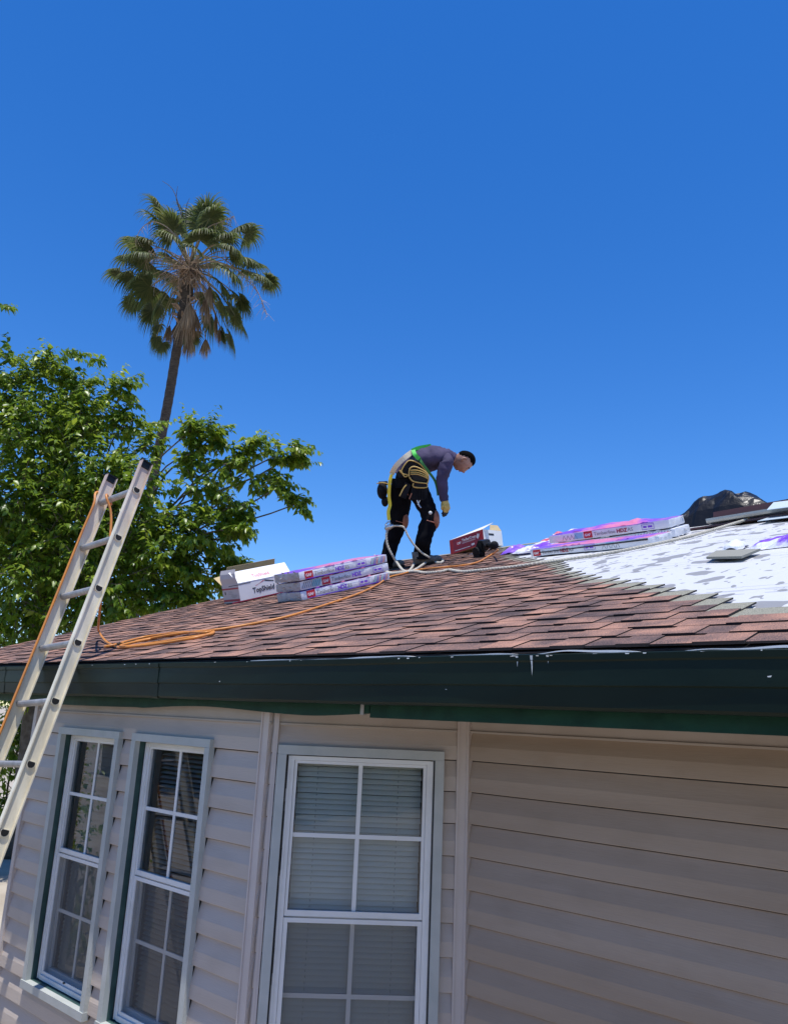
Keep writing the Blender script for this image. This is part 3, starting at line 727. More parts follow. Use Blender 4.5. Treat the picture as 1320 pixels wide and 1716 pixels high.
for i in range(0, int(tb)+1):
    c = LP+LD*i; a = c-LX*(WL-.0005); b = c-LX*.0005
    prof = []
    for q in range(12):
        th = 2*math.pi*q/12; rr = .0195
        x_, y_ = math.cos(th)*rr, math.sin(th)*rr
        y_ = max(y_, -.0195); x_ = x_
        up_ = min(y_, .010)     # flat tread on top
        prof.append((x_, up_))
    mb = MB(); mb.prism(prof, a+LX*.002, b-LX*.002, LN, -LDn); build('rung', mb, RUNGM, ladder)
    # swaged collars and open ends on both rails
    for (cc, sg) in ((b, 1), (a, -1)):
        mb = MB(); mb.prism([(p*1.22, q*1.22) for p, q in prof], cc+LX*sg*.0022, cc+LX*sg*.009, LN, -LDn, 0)
        mb.prism([(p*1.02, q*1.02) for p, q in prof], cc+LX*sg*.0085, cc+LX*sg*.0100, LN, -LDn, 1)
        build('rung_end', mb, [ALU, HOLE], ladder)
for off in (0, -WL):
    e = LP+LX*off-LD*.62; mb = MB(frame(e, LX, LN, -LDn))
    mb.box((.0016,-.026,-.046), (.0075,.030,-.006)); mb.box((-.013,-.040,-.006), (.014,.040,.0015))
    build('end_cap', mb, BLACKPL, ladder)
    e = LP+LX*off+LD*tb; mb = MB(frame(e, LX, LN, -LDn)); mb.box((-.03,-.055,-.02), (.03,.055,.03)); build('foot_pad', mb, BLACKPL, ladder)

# ------------------------------------------------------------------ air hose (one continuous orange hose)
hr = .0075
rl = lambda t, dx, dn: LP - LX*WL + LX*dx + LN*dn + LD*t
pts = [rl(tb-.3, .022, .047), rl(6, .022, .047), rl(4, .022, .0475), rl(2, .021, .048), rl(.8, .02, .05), rl(.15, .03, .052)]
pts += [rl(-.12, -.002, .055), rl(-.22, -.024, .02), rl(-.2, -.022, -.04), rl(-.05, .02, -.055), rl(-.05, .07, -.01), rl(-.06, .10, .03), rl(.05, .125, .03), rl(.3, .145, -.02), rl(.8, .17, -.06)]
pts += [LP - LX*.20 + LD*1.6 + Vector((0,.10,0)), on_roof(166,1040,.16), on_roof(166,1058,.06), on_roof(178,1075,.012), on_roof(195,1083,.012)]
coil = [(205,1085),(262,1079),(330,1068),(356,1060),(345,1057),(290,1063),(230,1074),(178,1083),(190,1081),(240,1068),(300,1060),(340,1060),(357,1058),(352,1063),(310,1069),(262,1077),(215,1083),(205,1081),(255,1070),(300,1062),(357,1056)]
pts += [on_roof(x, y, .010+.004*((i*7) % 3)) for i, (x, y) in enumerate(coil)]
pts += [on_roof(x, y, .0095) for x, y in ((408,1048),(465,1037),(500,1028),(550,1012),(600,995),(632,980),(650,968),(672,962),(700,955),(738,951),(777,947),(800,942),(815,934))]
pts += [on_roof(827, 927, .03), on_roof(834, 922, .09)]
mb = MB(); mb.tube(smooth_path(pts, 6), hr, 8)
tag(build('air_hose', mb, HOSE, smooth=True, loc=on_roof(300,1070)), 'long orange air hose down the ladder and coiled across the red shingles', 'hose')

# ------------------------------------------------------------------ cartons
def carton(name, label, o, ex, ez, L, W, H, build_fn):
    ex = Vector(ex).normalized(); ez = Vector(ez).normalized(); ey = ez.cross(ex).normalized(); ez = ex.cross(ey)
    root = thing(name, label, 'box', o, None)
    return root, frame(Vector(o), ex, ey, ez)
def panel(mb, p, t=.003, mi=None, flip=False):
    a, b, c = Vector(p[0]), Vector(p[1]), Vector(p[2]); n = (b-a).cross(c-a)
    mb.slab(p, n if not flip else -n, t, mi)
# white starter-strip carton, long side facing +X (towards camera right), end facing down the slope
d = (UPS + EX*.10).normalized()
o = on_roof(404, 1009, .004)
root, M = carton('cardboard_box', 'open white cardboard box with dark red print on the left of the roof', o, d, NR, 0, 0, 0, None)
# local x: up the slope, y: away from camera right (towards -X), z: normal
L, W, H = .56, .26, .16
b1 = MB(M); b1.box((0,.0,0), (L,.004,H)); build('side_panel', b1, PAPERW, root)
b1 = MB(M); b1.box((0,W-.004,0), (L,W,H)); build('side_panel', b1, PAPERW, root)
b1 = MB(M); b1.box((-.004,0,0), (0,W,H)); b1.box((-.006,.0,.012),(-.0042,W,.030),1); b1.box((-.006,0,.115),(-.0042,W,.128),1)
for i, (yy, zz, ww) in enumerate(((.11,.095,.05),(.10,.085,.07),(.09,.072,.09),(.03,.062,.10),(.04,.052,.09),(.06,.042,.06))): b1.box((-.0055,yy,zz),(-.0042,yy+ww,zz+.004),2)
b1.box((-.0055,W-.05,.072),(-.0042,W-.035,.098),3)
build('end_panel', b1, [PAPERG, INK_DRED, INK_GREY, INK_BLACK], root)
b1 = MB(M); b1.box((L,0,0), (L+.004,W,H)); build('end_panel', b1, PAPERW, root)
b1 = MB(M); b1.box((0,0,0), (L,W,.004)); build('bottom_panel', b1, PAPERT, root)
# flaps: side flap leaning in and up, end flap curling up, far flap (kraft inside)
b1 = MB(M); panel(b1, [(0.0,.0,H), (L,0,H), (L+.02,.095,H+.10), (-.02,.095,H+.10)]); sf = build('flap', b1, PAPERW, root)
b1 = MB(M)
pr = [(-.002, H), (-.010, H+.05), (-.004, H+.09), (.012, H+.125)]
for i in range(3): b1.slab([(pr[i][0],.0+.01*i,pr[i][1]), (pr[i][0],W-.0,pr[i][1]), (pr[i+1][0],W,pr[i+1][1]), (pr[i+1][0],.01*(i+1),pr[i+1][1])], (1,0,0), .003)
build('flap', b1, PAPERG, root)
b1 = MB(M); panel(b1, [(0,W,H), (L,W,H), (L,W-.05,H+.15), (0.05,W-.05,H+.15)]); build('flap', b1, PAPERT, root)
b1 = MB(M); panel(b1, [(0,W,H-.01), (.22,W,H-.01), (.2,W+.10,H+.09), (0,W+.12,H+.07)]); build('flap', b1, PAPERT, root)
MF = M @ frame((.135,-.0012,.055), (1,0,0), (0,0,1), (0,-1,0))
text('TopShield', .062, MF, INK_BLACK, root, bold=.0012, sx=.92)
lg = MB(M @ frame((.165,-.0012,.0), (1,0,0), (0,0,1), (0,-1,0)))
lg.add([(0,.112,0),(.014,.112,0),(.10,.150,0),(.10,.142,0)], [(0,1,2,3)], 0); lg.add([(.105,.150,0),(.20,.128,0),(.20,.12,0),(.105,.138,0)], [(0,1,2,3)], 1)
lg.add([(-.25,.001,0),(.28,.001,0),(.28,.010,0),(-.25,.010,0)], [(0,1,2,3)], 2); lg.add([(-.26,.146,0),(-.04,.146,0),(-.04,.152,0),(-.26,.152,0)], [(0,1,2,3)], 3)
build('roof_emblem', lg, [INK_RED, INK_BLACK, INK_DRED, INK_BLACK], root)
# print on the leaning flap
fx = Vector((1,0,0)); fz = Vector((0,.095,.10)).normalized(); fn = fx.cross(fz)
if fn.y > 0: fn = -fn
MF2 = M @ frame(Vector((.17,0,H))+fz*.035+fn*.0042, (1,0,0), fz, fn)
text('TopShield', .05, MF2, INK_PINK, root, sx=.9)
# red carton on the ridge
o = Vector(at(755, 930, 8.75)); ex = Vector((.93,-.22,.06)).normalized()
root, M = carton('cardboard_box', 'open red and white cardboard box at the ridge beside the black nail gun', o, ex, (0,-.10,1), 0, 0, 0, None)
L, W, H = .56, .27, .165
b1 = MB(M); b1.box((0,0,0), (L,.004,H)); b1.box((.06,-.0012,.012), (L-.055,0,H-.012), 1); b1.box((.11,-.0018,.075),(.17,-.0010,.13),0)
build('side_panel', b1, [INK_RED, INK_DRED], root)
b1 = MB(M); b1.box((L,0,0), (L+.004,W,H)); b1.box((L+.004,.075,H-.06),(L+.0055,.15,H-.038),1); b1.box((L+.004,.03,.03),(L+.0052,.06,.06),2); build('end_panel', b1, [PAPERW, INK_BLACK, INK_RED], root)
b1 = MB(M); b1.box((0,W-.004,0), (L,W,H)); build('side_panel', b1, PAPERW, root)
b1 = MB(M); b1.box((-.004,0,0), (0,W,H)); build('end_panel', b1, PAPERW, root)
b1 = MB(M); b1.box((0,0,0), (L,W,.004)); build('bottom_panel', b1, PAPERT, root)
b1 = MB(M); panel(b1, [(0,0,H), (L,0,H), (L+.10,.07,H+.055), (-.0,.10,H+.025)]); build('flap', b1, PAPERW, root)
b1 = MB(M); panel(b1, [(L,.10,H), (L,W,H), (L-.05,W,H+.075), (L-.04,.15,H+.07)]); build('flap', b1, PAPERT, root)
MF = M @ frame((.125,-.0022,.088), (1,0,0), (0,0,1), (0,-1,0)); text('GAF', .036, MF, INK_WHITE, root, bold=.0012)
MF = M @ frame((.21,-.0018,.105), (1,0,0), (0,0,1), (0,-1,0)); text('TimberCrest', .043, MF, INK_WHITE, root, bold=.001)
b1 = MB(M); 
for zz in (.092, .083): b1.box((.21,-.0020,zz), (.43,-.0013,zz+.003))
b1.box((.08,-.0020,.025), (.34,-.0013,.032)); b1.box((.36,-.002,.03),(.41,-.0013,.052))
b1.add([(.455,-.0022,.085),(.49,-.0022,.108),(.525-.045+.03,-.0022,.13),(.475,-.0022,.125)], [(0,1,2,3)])
b1.add([(.445,-.0021,.108),(.47,-.0021,.078),(.50,-.0021,.108),(.475,-.0021,.142)], [(0,1,2,3)])
build('printed_lines', b1, INK_WHITE, root)

# ------------------------------------------------------------------ shingle bundles
def softbox(mb, L, W, H, seed, amp=.0065, nx=22, ny=8, nz=4, top=1, end=2, side=0):
    """rounded, slightly lumpy wrapped slab; material per face direction"""
    def bulge(p):
        q = Vector(p); u = (q.x/L-.5)*2; v_ = (q.y/W-.5)*2; w_ = (q.z/H-.5)*2
        r = .012
        # round the edges
        cx = max(0, abs(u)*L/2-(L/2-r)); cy = max(0, abs(v_)*W/2-(W/2-r)); cz = max(0, abs(w_)*H/2-(H/2-r))
        dd = math.sqrt(cx*cx+cy*cy+cz*cz)
        if dd > r:
            k = r/dd; q.x -= math.copysign(cx*(1-k), u); q.y -= math.copysign(cy*(1-k), v_); q.z -= math.copysign(cz*(1-k), w_)
        nn = noise.noise(q*9+Vector((seed*3.1,0,0)))*amp + noise.noise(q*30+Vector((seed,5,0)))*amp*.35
        if abs(w_) > .99: q.z += math.copysign(nn*.9, w_)
        if abs(u) > .99: q.x += nn*1.4*math.copysign(1, u)
        if abs(v_) > .99: q.y += nn*.12*math.copysign(1, v_)
        q.z -= .004*math.sin(q.x*3.3+seed)
        return q
    def grid(o, a, b, na, nb, mi):
        o, a, b = Vector(o), Vector(a), Vector(b); vs = [bulge(o+a*(i/na)+b*(j/nb)) for j in range(nb+1) for i in range(na+1)]
        mb.add(vs, [(j*(na+1)+i, j*(na+1)+i+1, (j+1)*(na+1)+i+1, (j+1)*(na+1)+i) for j in range(nb) for i in range(na)], mi)
    grid((0,0,0),(L,0,0),(0,0,H),nx,nz,side); grid((0,W,0),(0,0,H),(L,0,0),nz,nx,side)
    grid((0,0,H),(L,0,0),(0,W,0),nx,ny,top); grid((0,0,0),(0,W,0),(L,0,0),ny,nx,side)
    grid((0,0,0),(0,0,H),(0,W,0),nz,ny,end); grid((L,0,0),(0,W,0),(0,0,H),ny,nz,end)
def bundle(label, o, ex, ez, L=1.0, W=.34, H=.068, style=0, seed=1, group=None, end_mat=None):
    ex = Vector(ex).normalized(); ez = Vector(ez).normalized(); ey = ez.cross(ex).normalized(); ez = ex.cross(ey)
    M = frame(Vector(o), ex, ey, ez)
    root = thing('shingle_bundle', label, 'shingle bundle', o, group)
    mb = MB(M); softbox(mb, L, W, H, seed); Rf = random.Random(seed*7+1)
    for e_, sg in ((0, -1), (L, 1)):          # loose ears of film at the heat-sealed ends
        for q_ in range(7):
            y_ = Rf.uniform(.02, W-.05); z_ = Rf.choice([H*.96, H*.9, H*.5, .004]); l_ = Rf.uniform(.008, .030)
            mb.slab([(e_, y_, z_), (e_, y_+Rf.uniform(.02,.05), z_), (e_+sg*l_, y_+Rf.uniform(.0,.03), z_+Rf.uniform(-.006,.016))], (0,0,1), .001, 2)
    for q_ in range(6):
        x_ = Rf.uniform(.05, L-.1); mb.slab([(x_,0,H*.98), (x_+Rf.uniform(.03,.08),0,H*.98), (x_+.03,-.004,H+Rf.uniform(.004,.012))], (0,1,0), .001, 1)
    build('wrapping', mb, [FILM, FILM_TOP if style != 2 else FILM, end_mat or FILM_END], root, smooth=True)
    F = lambda x, z, e=.0028: M @ frame((x, -e, z), (1,0,0), (0,0,1), (0,-1,0))
    x0 = {0:.05, 1:.20, 2:.05, 3:.33, 4:.04}[style]
    d = MB(F(0,0)); R = random.Random(seed)
    def q(xa, xb, za, zb, mi, sh=0): d.add([(xa,za,0),(xb,za,0),(xb+sh,zb,0),(xa+sh,zb,0)], [(0,1,2,3)], mi)
    lo, hi = H*.14, H*.86
    q(x0, x0+.075, H*.10, H*.90, 0)                       # red square emblem
    if style == 1:
        for i in range(9): q(.012+i*.018, .020+i*.018, lo, hi, 4, .03)
        q(.10,.18,lo,hi,3,.02)
    if style in (0, 3, 4): q(x0+.08, min(L-.04, x0+.60), hi+.004, H*1.0-.002, 1)
    if style == 0: q(.06, .75, .003, lo-.001, 1)
    # blue badge and diagonal hatch near the end
    bx = x0+.50
    for (xa, xb, za, zb) in ((bx,bx+.10,hi-.006,hi-.003),(bx,bx+.10,lo+.004,lo+.007),(bx,bx+.003,lo+.004,hi-.003),(bx+.097,bx+.10,lo+.004,hi-.003),(bx+.012,bx+.04,H*.4,H*.62),(bx+.05,bx+.085,H*.4,H*.62)): q(xa, xb, za, zb, 1)
    if style in (0, 1, 2):
        n_ = 13
        for i in range(n_):
            xx = bx+.14+i*(L-.03-bx-.14)/n_
            if xx > L-.04: break
            q(xx, xx+.007, lo, hi, (4, 3, 4, 1, 4, 5)[i % 6], .022)
    else:
        for i in range(4): xx = x0-.20+i*.035 if style == 3 else bx+.16+i*.04; d.add([(xx,lo,0),(xx+.004,lo,0),(xx+.020,hi*.8,0),(xx+.016,hi*.8,0)], [(0,1,2,3)], 4); d.add([(xx+.020,hi*.8,0),(xx+.016,hi*.8,0),(xx+.032,lo,0),(xx+.036,lo,0)], [(0,1,2,3)], 4)
        if style == 3: q(x0-.085, x0-.01, lo, hi, 3)
        if style == 4: q(bx+.20, bx+.27, hi*.75, hi, 3)
    build('printed_marks', d, [INK_RED, INK_PURPLE, INK_PINK, INK_CYAN, INK_GREY, INK_PINK], root)
    text('GAF', H*.42, F(x0+.008, H*.33, .0036), INK_WHITE, root, bold=.0008, sx=1.0)
    text('Timberline', H*.62, F(x0+.088, H*.27, .003), INK_GREY, root, sx=1.02)
    text('HDZ', H*.62, F(x0+.088+H*2.95, H*.27, .003), INK_PURPLE if style < 3 else INK_DRED, root, bold=.0014)
    if style in (0, 3, 4): text('RS', H*.6, F(x0+.088+H*4.35, H*.27, .003), INK_GREY, root)
    return root, M
GL = 'shingle bundles stacked left of the worker'; GRt = 'shingle bundles laid right of the worker'
d = (UPS + EX*.155).normalized(); o1 = on_roof(506, 1006, .002)
perp = NR.cross(d)
bundle('bottom grey-ended shingle bundle of the three left of the worker', o1, d, NR, L=.87, style=0, seed=1, group=GL)
bundle('middle striped shingle bundle of the three left of the worker', o1+NR*.071+d*.01-perp*(-.012), (UPS+EX*.165), NR, L=.87, style=1, seed=2, group=GL)
bundle('top shingle bundle with pink and purple wrapping left of the worker', o1+NR*.143+d*.0-perp*.015, (UPS+EX*.13), NR, L=.88, style=0, seed=3, group=GL)
# right group: long sides run along the ridge
FE = mat('bundle_white_end', (.66, .67, .70), .35, col2=(.76, .77, .80), nscale=12, bump=.5, bscale=30)
pA = on_roof(888, 934, .003); pB = on_roof(1087, 914, .003); ex = (pB-pA).normalized(); Lf = (pB-pA).length
r_, Mx = bundle('long low shingle bundle crossed by a black strap, nearest of the right group', pA, ex, NR, L=Lf, H=.062, style=4, seed=5, group=GRt, end_mat=FE)
st = MB(Mx); st.add([(.10,-.0045,.028),(Lf+.0,-.0045,.040),(Lf,-.0045,.052),(.10,-.0045,.035)], [(0,1,2,3)]); build('black_strap', st, INK_BLACK, r_)
pU = on_roof(1134, 900, 0)
def to_left(p, x, y, d): return Vector(at(x, y, d))
pUl = pU - EX*1.0 + Vector((0, .0, 0))
pUl = pU - EX*1.06
bundle('lower white-ended shingle bundle under the purple topped one', pUl+Vector((.02,0,0)), EX, NR, L=1.03, style=2, seed=6, group=GRt, end_mat=FE)
bundle('upper shingle bundle with purple and red top beside the black tarp', pUl+NR*.071-Vector((.03,.01,0)), EX, NR, L=1.05, style=3, seed=7, group=GRt, end_mat=FE)

# ------------------------------------------------------------------ crumpled film wrappers
def crumple(name, label, cat, o, ex, ey, ez, a, b, h, seed, M, n=26, group=None, sharp=1.0, shape=None):
    mb = MB(frame(Vector(o), ex, ey, ez)); vs = []
    for j in range(n+1):
        for i in range(n+1):
            u, v_ = i/n, j/n; uu, vv = u-.5, v_-.5
            r = 1-min(1, (abs(uu)*2)**2.5*.9+(abs(vv)*2)**2.5*.9); r = max(0, r)
            q = Vector((u*a*4, v_*b*5, seed*1.7))
            z = h*(r**.6)*(.55+.6*noise.noise(q*1.6)+.35*sharp*abs(noise.noise(q*4))) if shape is None else shape(u, v_, q)
            wob = .08*noise.noise(Vector((u*5, v_*5, seed)))
            vs.append((a*(u+wob*(1-r)), b*(v_+wob*(1-r)), max(.001, z)))
    mb.add(vs, [(j*(n+1)+i, j*(n+1)+i+1, (j+1)*(n+1)+i+1, (j+1)*(n+1)+i) for j in range(n) for i in range(n)])
    # closed underside
    base = [(vs[i][0], vs[i][1], 0) for i in (0, n, (n+1)*(n+1)-1, (n+1)*n)]; mb.add(base, [(3,2,1,0)])
    return tag(build(name, mb, M, smooth=(sharp < .9), loc=o), label, cat, group)
o = on_roof(905, 921, .0)
crumple('plastic_wrapper', 'crumpled red and clear plastic wrapper heaped behind the strapped bundle', 'wrapper', on_roof(893,920,.0)+NR*.03, ex, NR.cross(ex), NR, .52, .30, .13, 3, WRAP_R, sharp=.5)
crumple('plastic_wrapper', 'small white and purple plastic wrapper by the ridge right of the nail gun', 'wrapper', on_roof(853,929,.0), EX, UPS, NR, .50, .25, .075, 5, WRAP)
crumple('plastic_wrapper', 'purple plastic flap right behind the nail gun', 'wrapper', on_roof(836,930,.0), EX, UPS, NR, .22, .2, .085, 8, WRAP_P)
crumple('plastic_wrapper', 'shiny purple and white plastic wrapper beside the loose grey shingle piece', 'wrapper', on_roof(1247,924,.0), (EX+UPS*.02).normalized(), (UPS-EX*.02).normalized(), NR, .75, .40, .10, 12, WRAP)
crumple('plastic_wrapper', 'tiny clear plastic scrap left of the shiny wrapper on the underlayment', 'wrapper', on_roof(1205,924,.0), EX, UPS, NR, .12, .16, .05, 17, FE)
# purple lap on top of the right bundles
crumple('plastic_wrapper', 'ruffled purple plastic on top of the right shingle bundles', 'wrapper', pUl+NR*.143+Vector((.0,.03,0)), EX, NR.cross(EX), NR, .98, .28, .045, 21, FILM_TOP)

# loose shingle piece
P = [on_roof(1183,937,.012), on_roof(1242,936,.012), on_roof(1274,923,.012), on_roof(1200,926,.012)]
mb = MB(); mb.slab(P, NR, .012); tag(build('shingle_piece', mb, FELT, loc=P[0]), 'loose grey shingle piece lying on the white underlayment', 'shingle')

# ------------------------------------------------------------------ black tarp heap, flashing stack
def tarp_h(u, v_, q):
    uu = abs(u-.5)*2; vv = abs(v_-.5)*2
    e = max(0, 1-uu**2.3)**.5*max(0, 1-vv**3)**.5
    e = max(0, 1-uu**2.6)**.42*max(0, 1-vv**3)**.5
    skew = 1.02-.30*max(0,u-.35)**1.0
    rdg = abs(math.sin(u*13+v_*4+2*noise.noise(q*.8)))
    f = 1.0 + .07*noise.noise(q*.5) - .10*abs(math.sin(u*9+v_*5+1.5*noise.noise(q*.7)))**3 - .17*abs(noise.noise(q*1.4+Vector((0,0,4)))) - .08*abs(noise.noise(q*3.5))
    return .385*e*skew*f
to = Vector(at(1134, 884, 7.45))
tz = ZRID-.03
to = Vector((-2.66, 6.72, 1.74))
crumple('black_tarp', 'shiny black plastic tarp heaped over materials on the ridge', 'tarp', to, EX, Vector((0,1,0)), Vector((0,0,1)), .80, .62, .36, 2, TARP, n=22, sharp=1, shape=tarp_h)
# flashing
def prof_sheet(name, label, mat_, pts_px, dref, depth_dir, hgt, group=None): pass
fl = thing('flashing_stack', 'stack of dark brown metal flashing and grey metal sheets right of the black tarp', 'metal flashing', Vector(at(1200, 884, 6.5)))
def quad_px(name, P, n, t, M, parent):
    mb = MB(); mb.slab(P, n, t); return build(name, mb, M, parent)
A = [at(1195,870,6.45), at(1283,855,6.05), at(1287,843,6.05), at(1194,855,6.45)]
ny = Vector((0,1,.2)).normalized()
def lengthwise(prof, a, b, M, name):
    mb = MB(); mb.prism(prof, a, b, Vector((0,1,0)), Vector((0,0,1))); return build(name, mb, M, fl)
a = Vector(at(1194.5, 869, 6.42)); b = a+EX*.66+Vector((0,-.03,.02))
lengthwise([(0,0),(.004,.055),(.10,.072),(.10,.066),(.010,.050),(.006,0)], a, b, BROWNM, 'brown_flashing')
lengthwise([(-.012,-.004),(-.012,.014),(.09,.016),(.09,-.004)], a, b, BROWNM, 'brown_flashing')
g0 = Vector(at(1184, 874, 6.38)); g1 = g0+EX*1.1+Vector((0,-.02,.03))
lengthwise([(-.03,.0),(-.028,-.018),(-.015,-.032),(.12,-.03),(.12,-.02),(0,.002)], g0+Vector((0,0,.016)), g1+Vector((0,0,.016)), GREYM, 'grey_flashing')
lengthwise([(-.02,-.055),(-.02,-.040),(.2,-.035),(.2,-.055)], g0+Vector((-.18,.02,0)), g1, BROWNM, 'brown_flashing')
s0_ = Vector(at(1284, 855, 5.98)); mb = MB(); mb.slab([s0_, s0_+Vector((.55,0,.0)), s0_+Vector((.55,.12,.075)), s0_+Vector((.02,.12,.085))], (0,0,1), .004); build('pale_blue_sheet', mb, BLUEM, fl)
s1_ = Vector(at(1268, 874, 5.9)); mb = MB(); mb.slab([s1_, s1_+Vector((.55,0,.0)), s1_+Vector((.55,.25,.085)), s1_+Vector((.02,.25,.085))], (0,0,1), .004); build('pale_blue_sheet', mb, BLUEM, fl)
bt = Vector(at(1292, 843, 6.3)); mb = MB(); mb.slab([bt, bt+Vector((.5,0,-.02)), bt+Vector((.5,.3,.12)), bt+Vector((.30,.2,.055))], (0,0,1), .006)
tag(build('black_sheet', mb, TARP, loc=bt), 'corner of a black sheet at the right edge behind the flashing', 'tarp')

# ------------------------------------------------------------------ nail gun
o = on_roof(812, 932, .0)
ng = thing('nail_gun', 'black coil nail gun lying on the ridge shingles at the end of the orange hose', 'nail gun', o)
M = frame(o+NR*.0, (EX*.93-UPS*.30+NR*.10).normalized(), (UPS*.93+EX*.33).normalized(), NR)
ex_ = (EX*.90-UPS*.38).normalized(); ey_ = NR.cross(ex_); M = frame(o, ex_, ey_, NR)
mb = MB(M); mb.slab([(-.05,-.04,.03),(.055,-.04,.045),(.085,-.04,.10),(.06,-.04,.150),(-.01,-.04,.158),(-.07,-.04,.10)], (0,1,0), .085); mb.box((-.015,-.05,.06),(.05,.052,.13)); mb.tube([(-.11,0,.05),(-.04,0,.075)], [.030,.042], 8); build('motor_housing', mb, BLACKPL, ng)
mb = MB(M); mb.tube([(-.09,0,.05),(-.15,0,.035),(-.20,0,.02)], [.02,.016,.010], 8); mb.tube([(-.15,-.01,.04),(-.22,-.03,.025)], .006, 6); build('nose', mb, METAL, ng, smooth=True)
mb = MB(M); mb.tube([(-.03,-.01,.045),(-.03,-.075,.04)], [.058,.058], 16); build('coil_magazine', mb, NYLON, ng)
mb = MB(M); mb.tube([(.04,0,.095),(.10,0,.105),(.17,0,.095)], [.024,.021,.024], 10); build('handle', mb, BLACKPL, ng, smooth=True)
mb = MB(M); mb.sphere((.19,0,.095), .040, 12, 8); build('handle_cap', mb, NYLON, ng, smooth=True)
mb = MB(M); mb.tube([(.04,-.02,.06),(.08,-.02,.045),(.12,-.01,.07)], .005, 6); build('trigger_guard', mb, METAL, ng)
mb = MB(M); mb.tube([(.19,0,.09),(.215,.0,.07)], .010, 8); build('hose_coupling', mb, METAL, ng)

# ------------------------------------------------------------------ worker
DM = 7.76
def mp(cx, cy, dd=0.0): return Vector(at(600+cx*.19697, 720+cy*.19697, DM+dd))
def skinmesh(name, J, edges, M, parent, root, sub=2, disp=0, dscale=10, loc=None, flat=None):
    names = list(J); idx = {n_: i for i, n_ in enumerate(names)}; base = world_loc(parent) if parent is not None else Vector(loc)
    me = bpy.data.meshes.new('tmp'); me.from_pydata([tuple(J[n_][0]-base) for n_ in names], [(idx[a], idx[b]) for a, b in edges], [])
    o = bpy.data.objects.new('tmp', me); COL.objects.link(o)
    o.modifiers.new('s', 'SKIN')
    for n_ in names:
        sv = me.skin_vertices[0].data[idx[n_]]; r = J[n_][1]; sv.radius = (r, r) if not hasattr(r, '__len__') else r; sv.use_root = (n_ == root)
    sb = o.modifiers.new('u', 'SUBSURF'); sb.levels = sub; sb.render_levels = sub
    dg = bpy.context.evaluated_depsgraph_get(); dg.update(); out = bpy.data.meshes.new_from_object(o.evaluated_get(dg)); bpy.data.objects.remove(o)
    if disp:
        for v in out.vertices:
            nn = noise.noise((v.co+Vector((3,1,2)))*dscale)*disp + noise.noise((v.co)*dscale*2.6)*disp*.5
            v.co += v.normal*nn
    out.materials.clear(); out.materials.append(M); out.name = name
    out.polygons.foreach_set('use_smooth', [True]*len(out.polygons)); out.polygons.foreach_set('material_index', [0]*len(out.polygons))
    return link(name, out, parent, base if parent is None else None)
fl_, fr_ = on_roof(655, 953.5, 0), on_roof(716, 946.0, 0)
ppl = thing('person', 'roofer bending forward on the ridge in dark long-sleeved shirt, tool belt and yellow glove', 'person', (fl_+fr_)/2)
def dep(p): return p.dot(CF)
dl = dep(fl_)-DM; dr = dep(fr_)-DM; print('feet', dl, dr)
J = {
 'pelvis': (mp(425,445,0), .105), 'belly': (mp(510,340,0), .085), 'chest': (mp(620,275,0), .090), 'upper': (mp(725,245,0), .085),
 'neck': (mp(800,240,0), .055), 'skull0': (mp(845,262,0), .060), 
 'hipL': (mp(390,480,.09), .085), 'thighL': (mp(365,620,.10), .090), 'kneeL': (mp(345,765,.12), .045), 'shinL': (mp(300,900,.15), .040), 'ankL': (mp(252,1075,dl*.8), .032), 'footL': (mp(275,1180,dl), .040), 'toeL': (mp(330,1200,dl), .035),
 'hipR': (mp(500,500,-.09), .085), 'thighR': (mp(565,610,-.12), .085), 'kneeR': (mp(605,760,-.15), .045), 'shinR': (mp(578,880,-.17), .038), 'ankR': (mp(540,1050,dr*.9), .034), 'footR': (mp(550,1115,dr), .036), 'toeR': (mp(625,1120,dr), .028),
 'shR': (mp(745,275,-.16), .045), 'elR': (mp(714,420,-.20), .036), 'wrR': (mp(733,600,-.20), .028), 'handR': (mp(742,645,-.20), (.036,.022)),
 'shL': (mp(740,270,.16), .045), 'elL': (mp(712,415,.20), .036), 'wrL': (mp(733,600,.20), .028), 'handL': (mp(742,640,.20), (.034,.02)),
}
E_ = [('pelvis','belly'),('belly','chest'),('chest','upper'),('upper','neck'),('neck','skull0'),
 ('pelvis','hipL'),('hipL','thighL'),('thighL','kneeL'),('kneeL','shinL'),('shinL','ankL'),('ankL','footL'),('footL','toeL'),
 ('pelvis','hipR'),('hipR','thighR'),('thighR','kneeR'),('kneeR','shinR'),('shinR','ankR'),('ankR','footR'),('footR','toeR'),
 ('upper','shR'),('shR','elR'),('elR','wrR'),('wrR','handR'),('upper','shL'),('shL','elL'),('elL','wrL'),('wrL','handL')]
body = skinmesh('body', J, E_, SKIN, ppl, 'pelvis', 2)
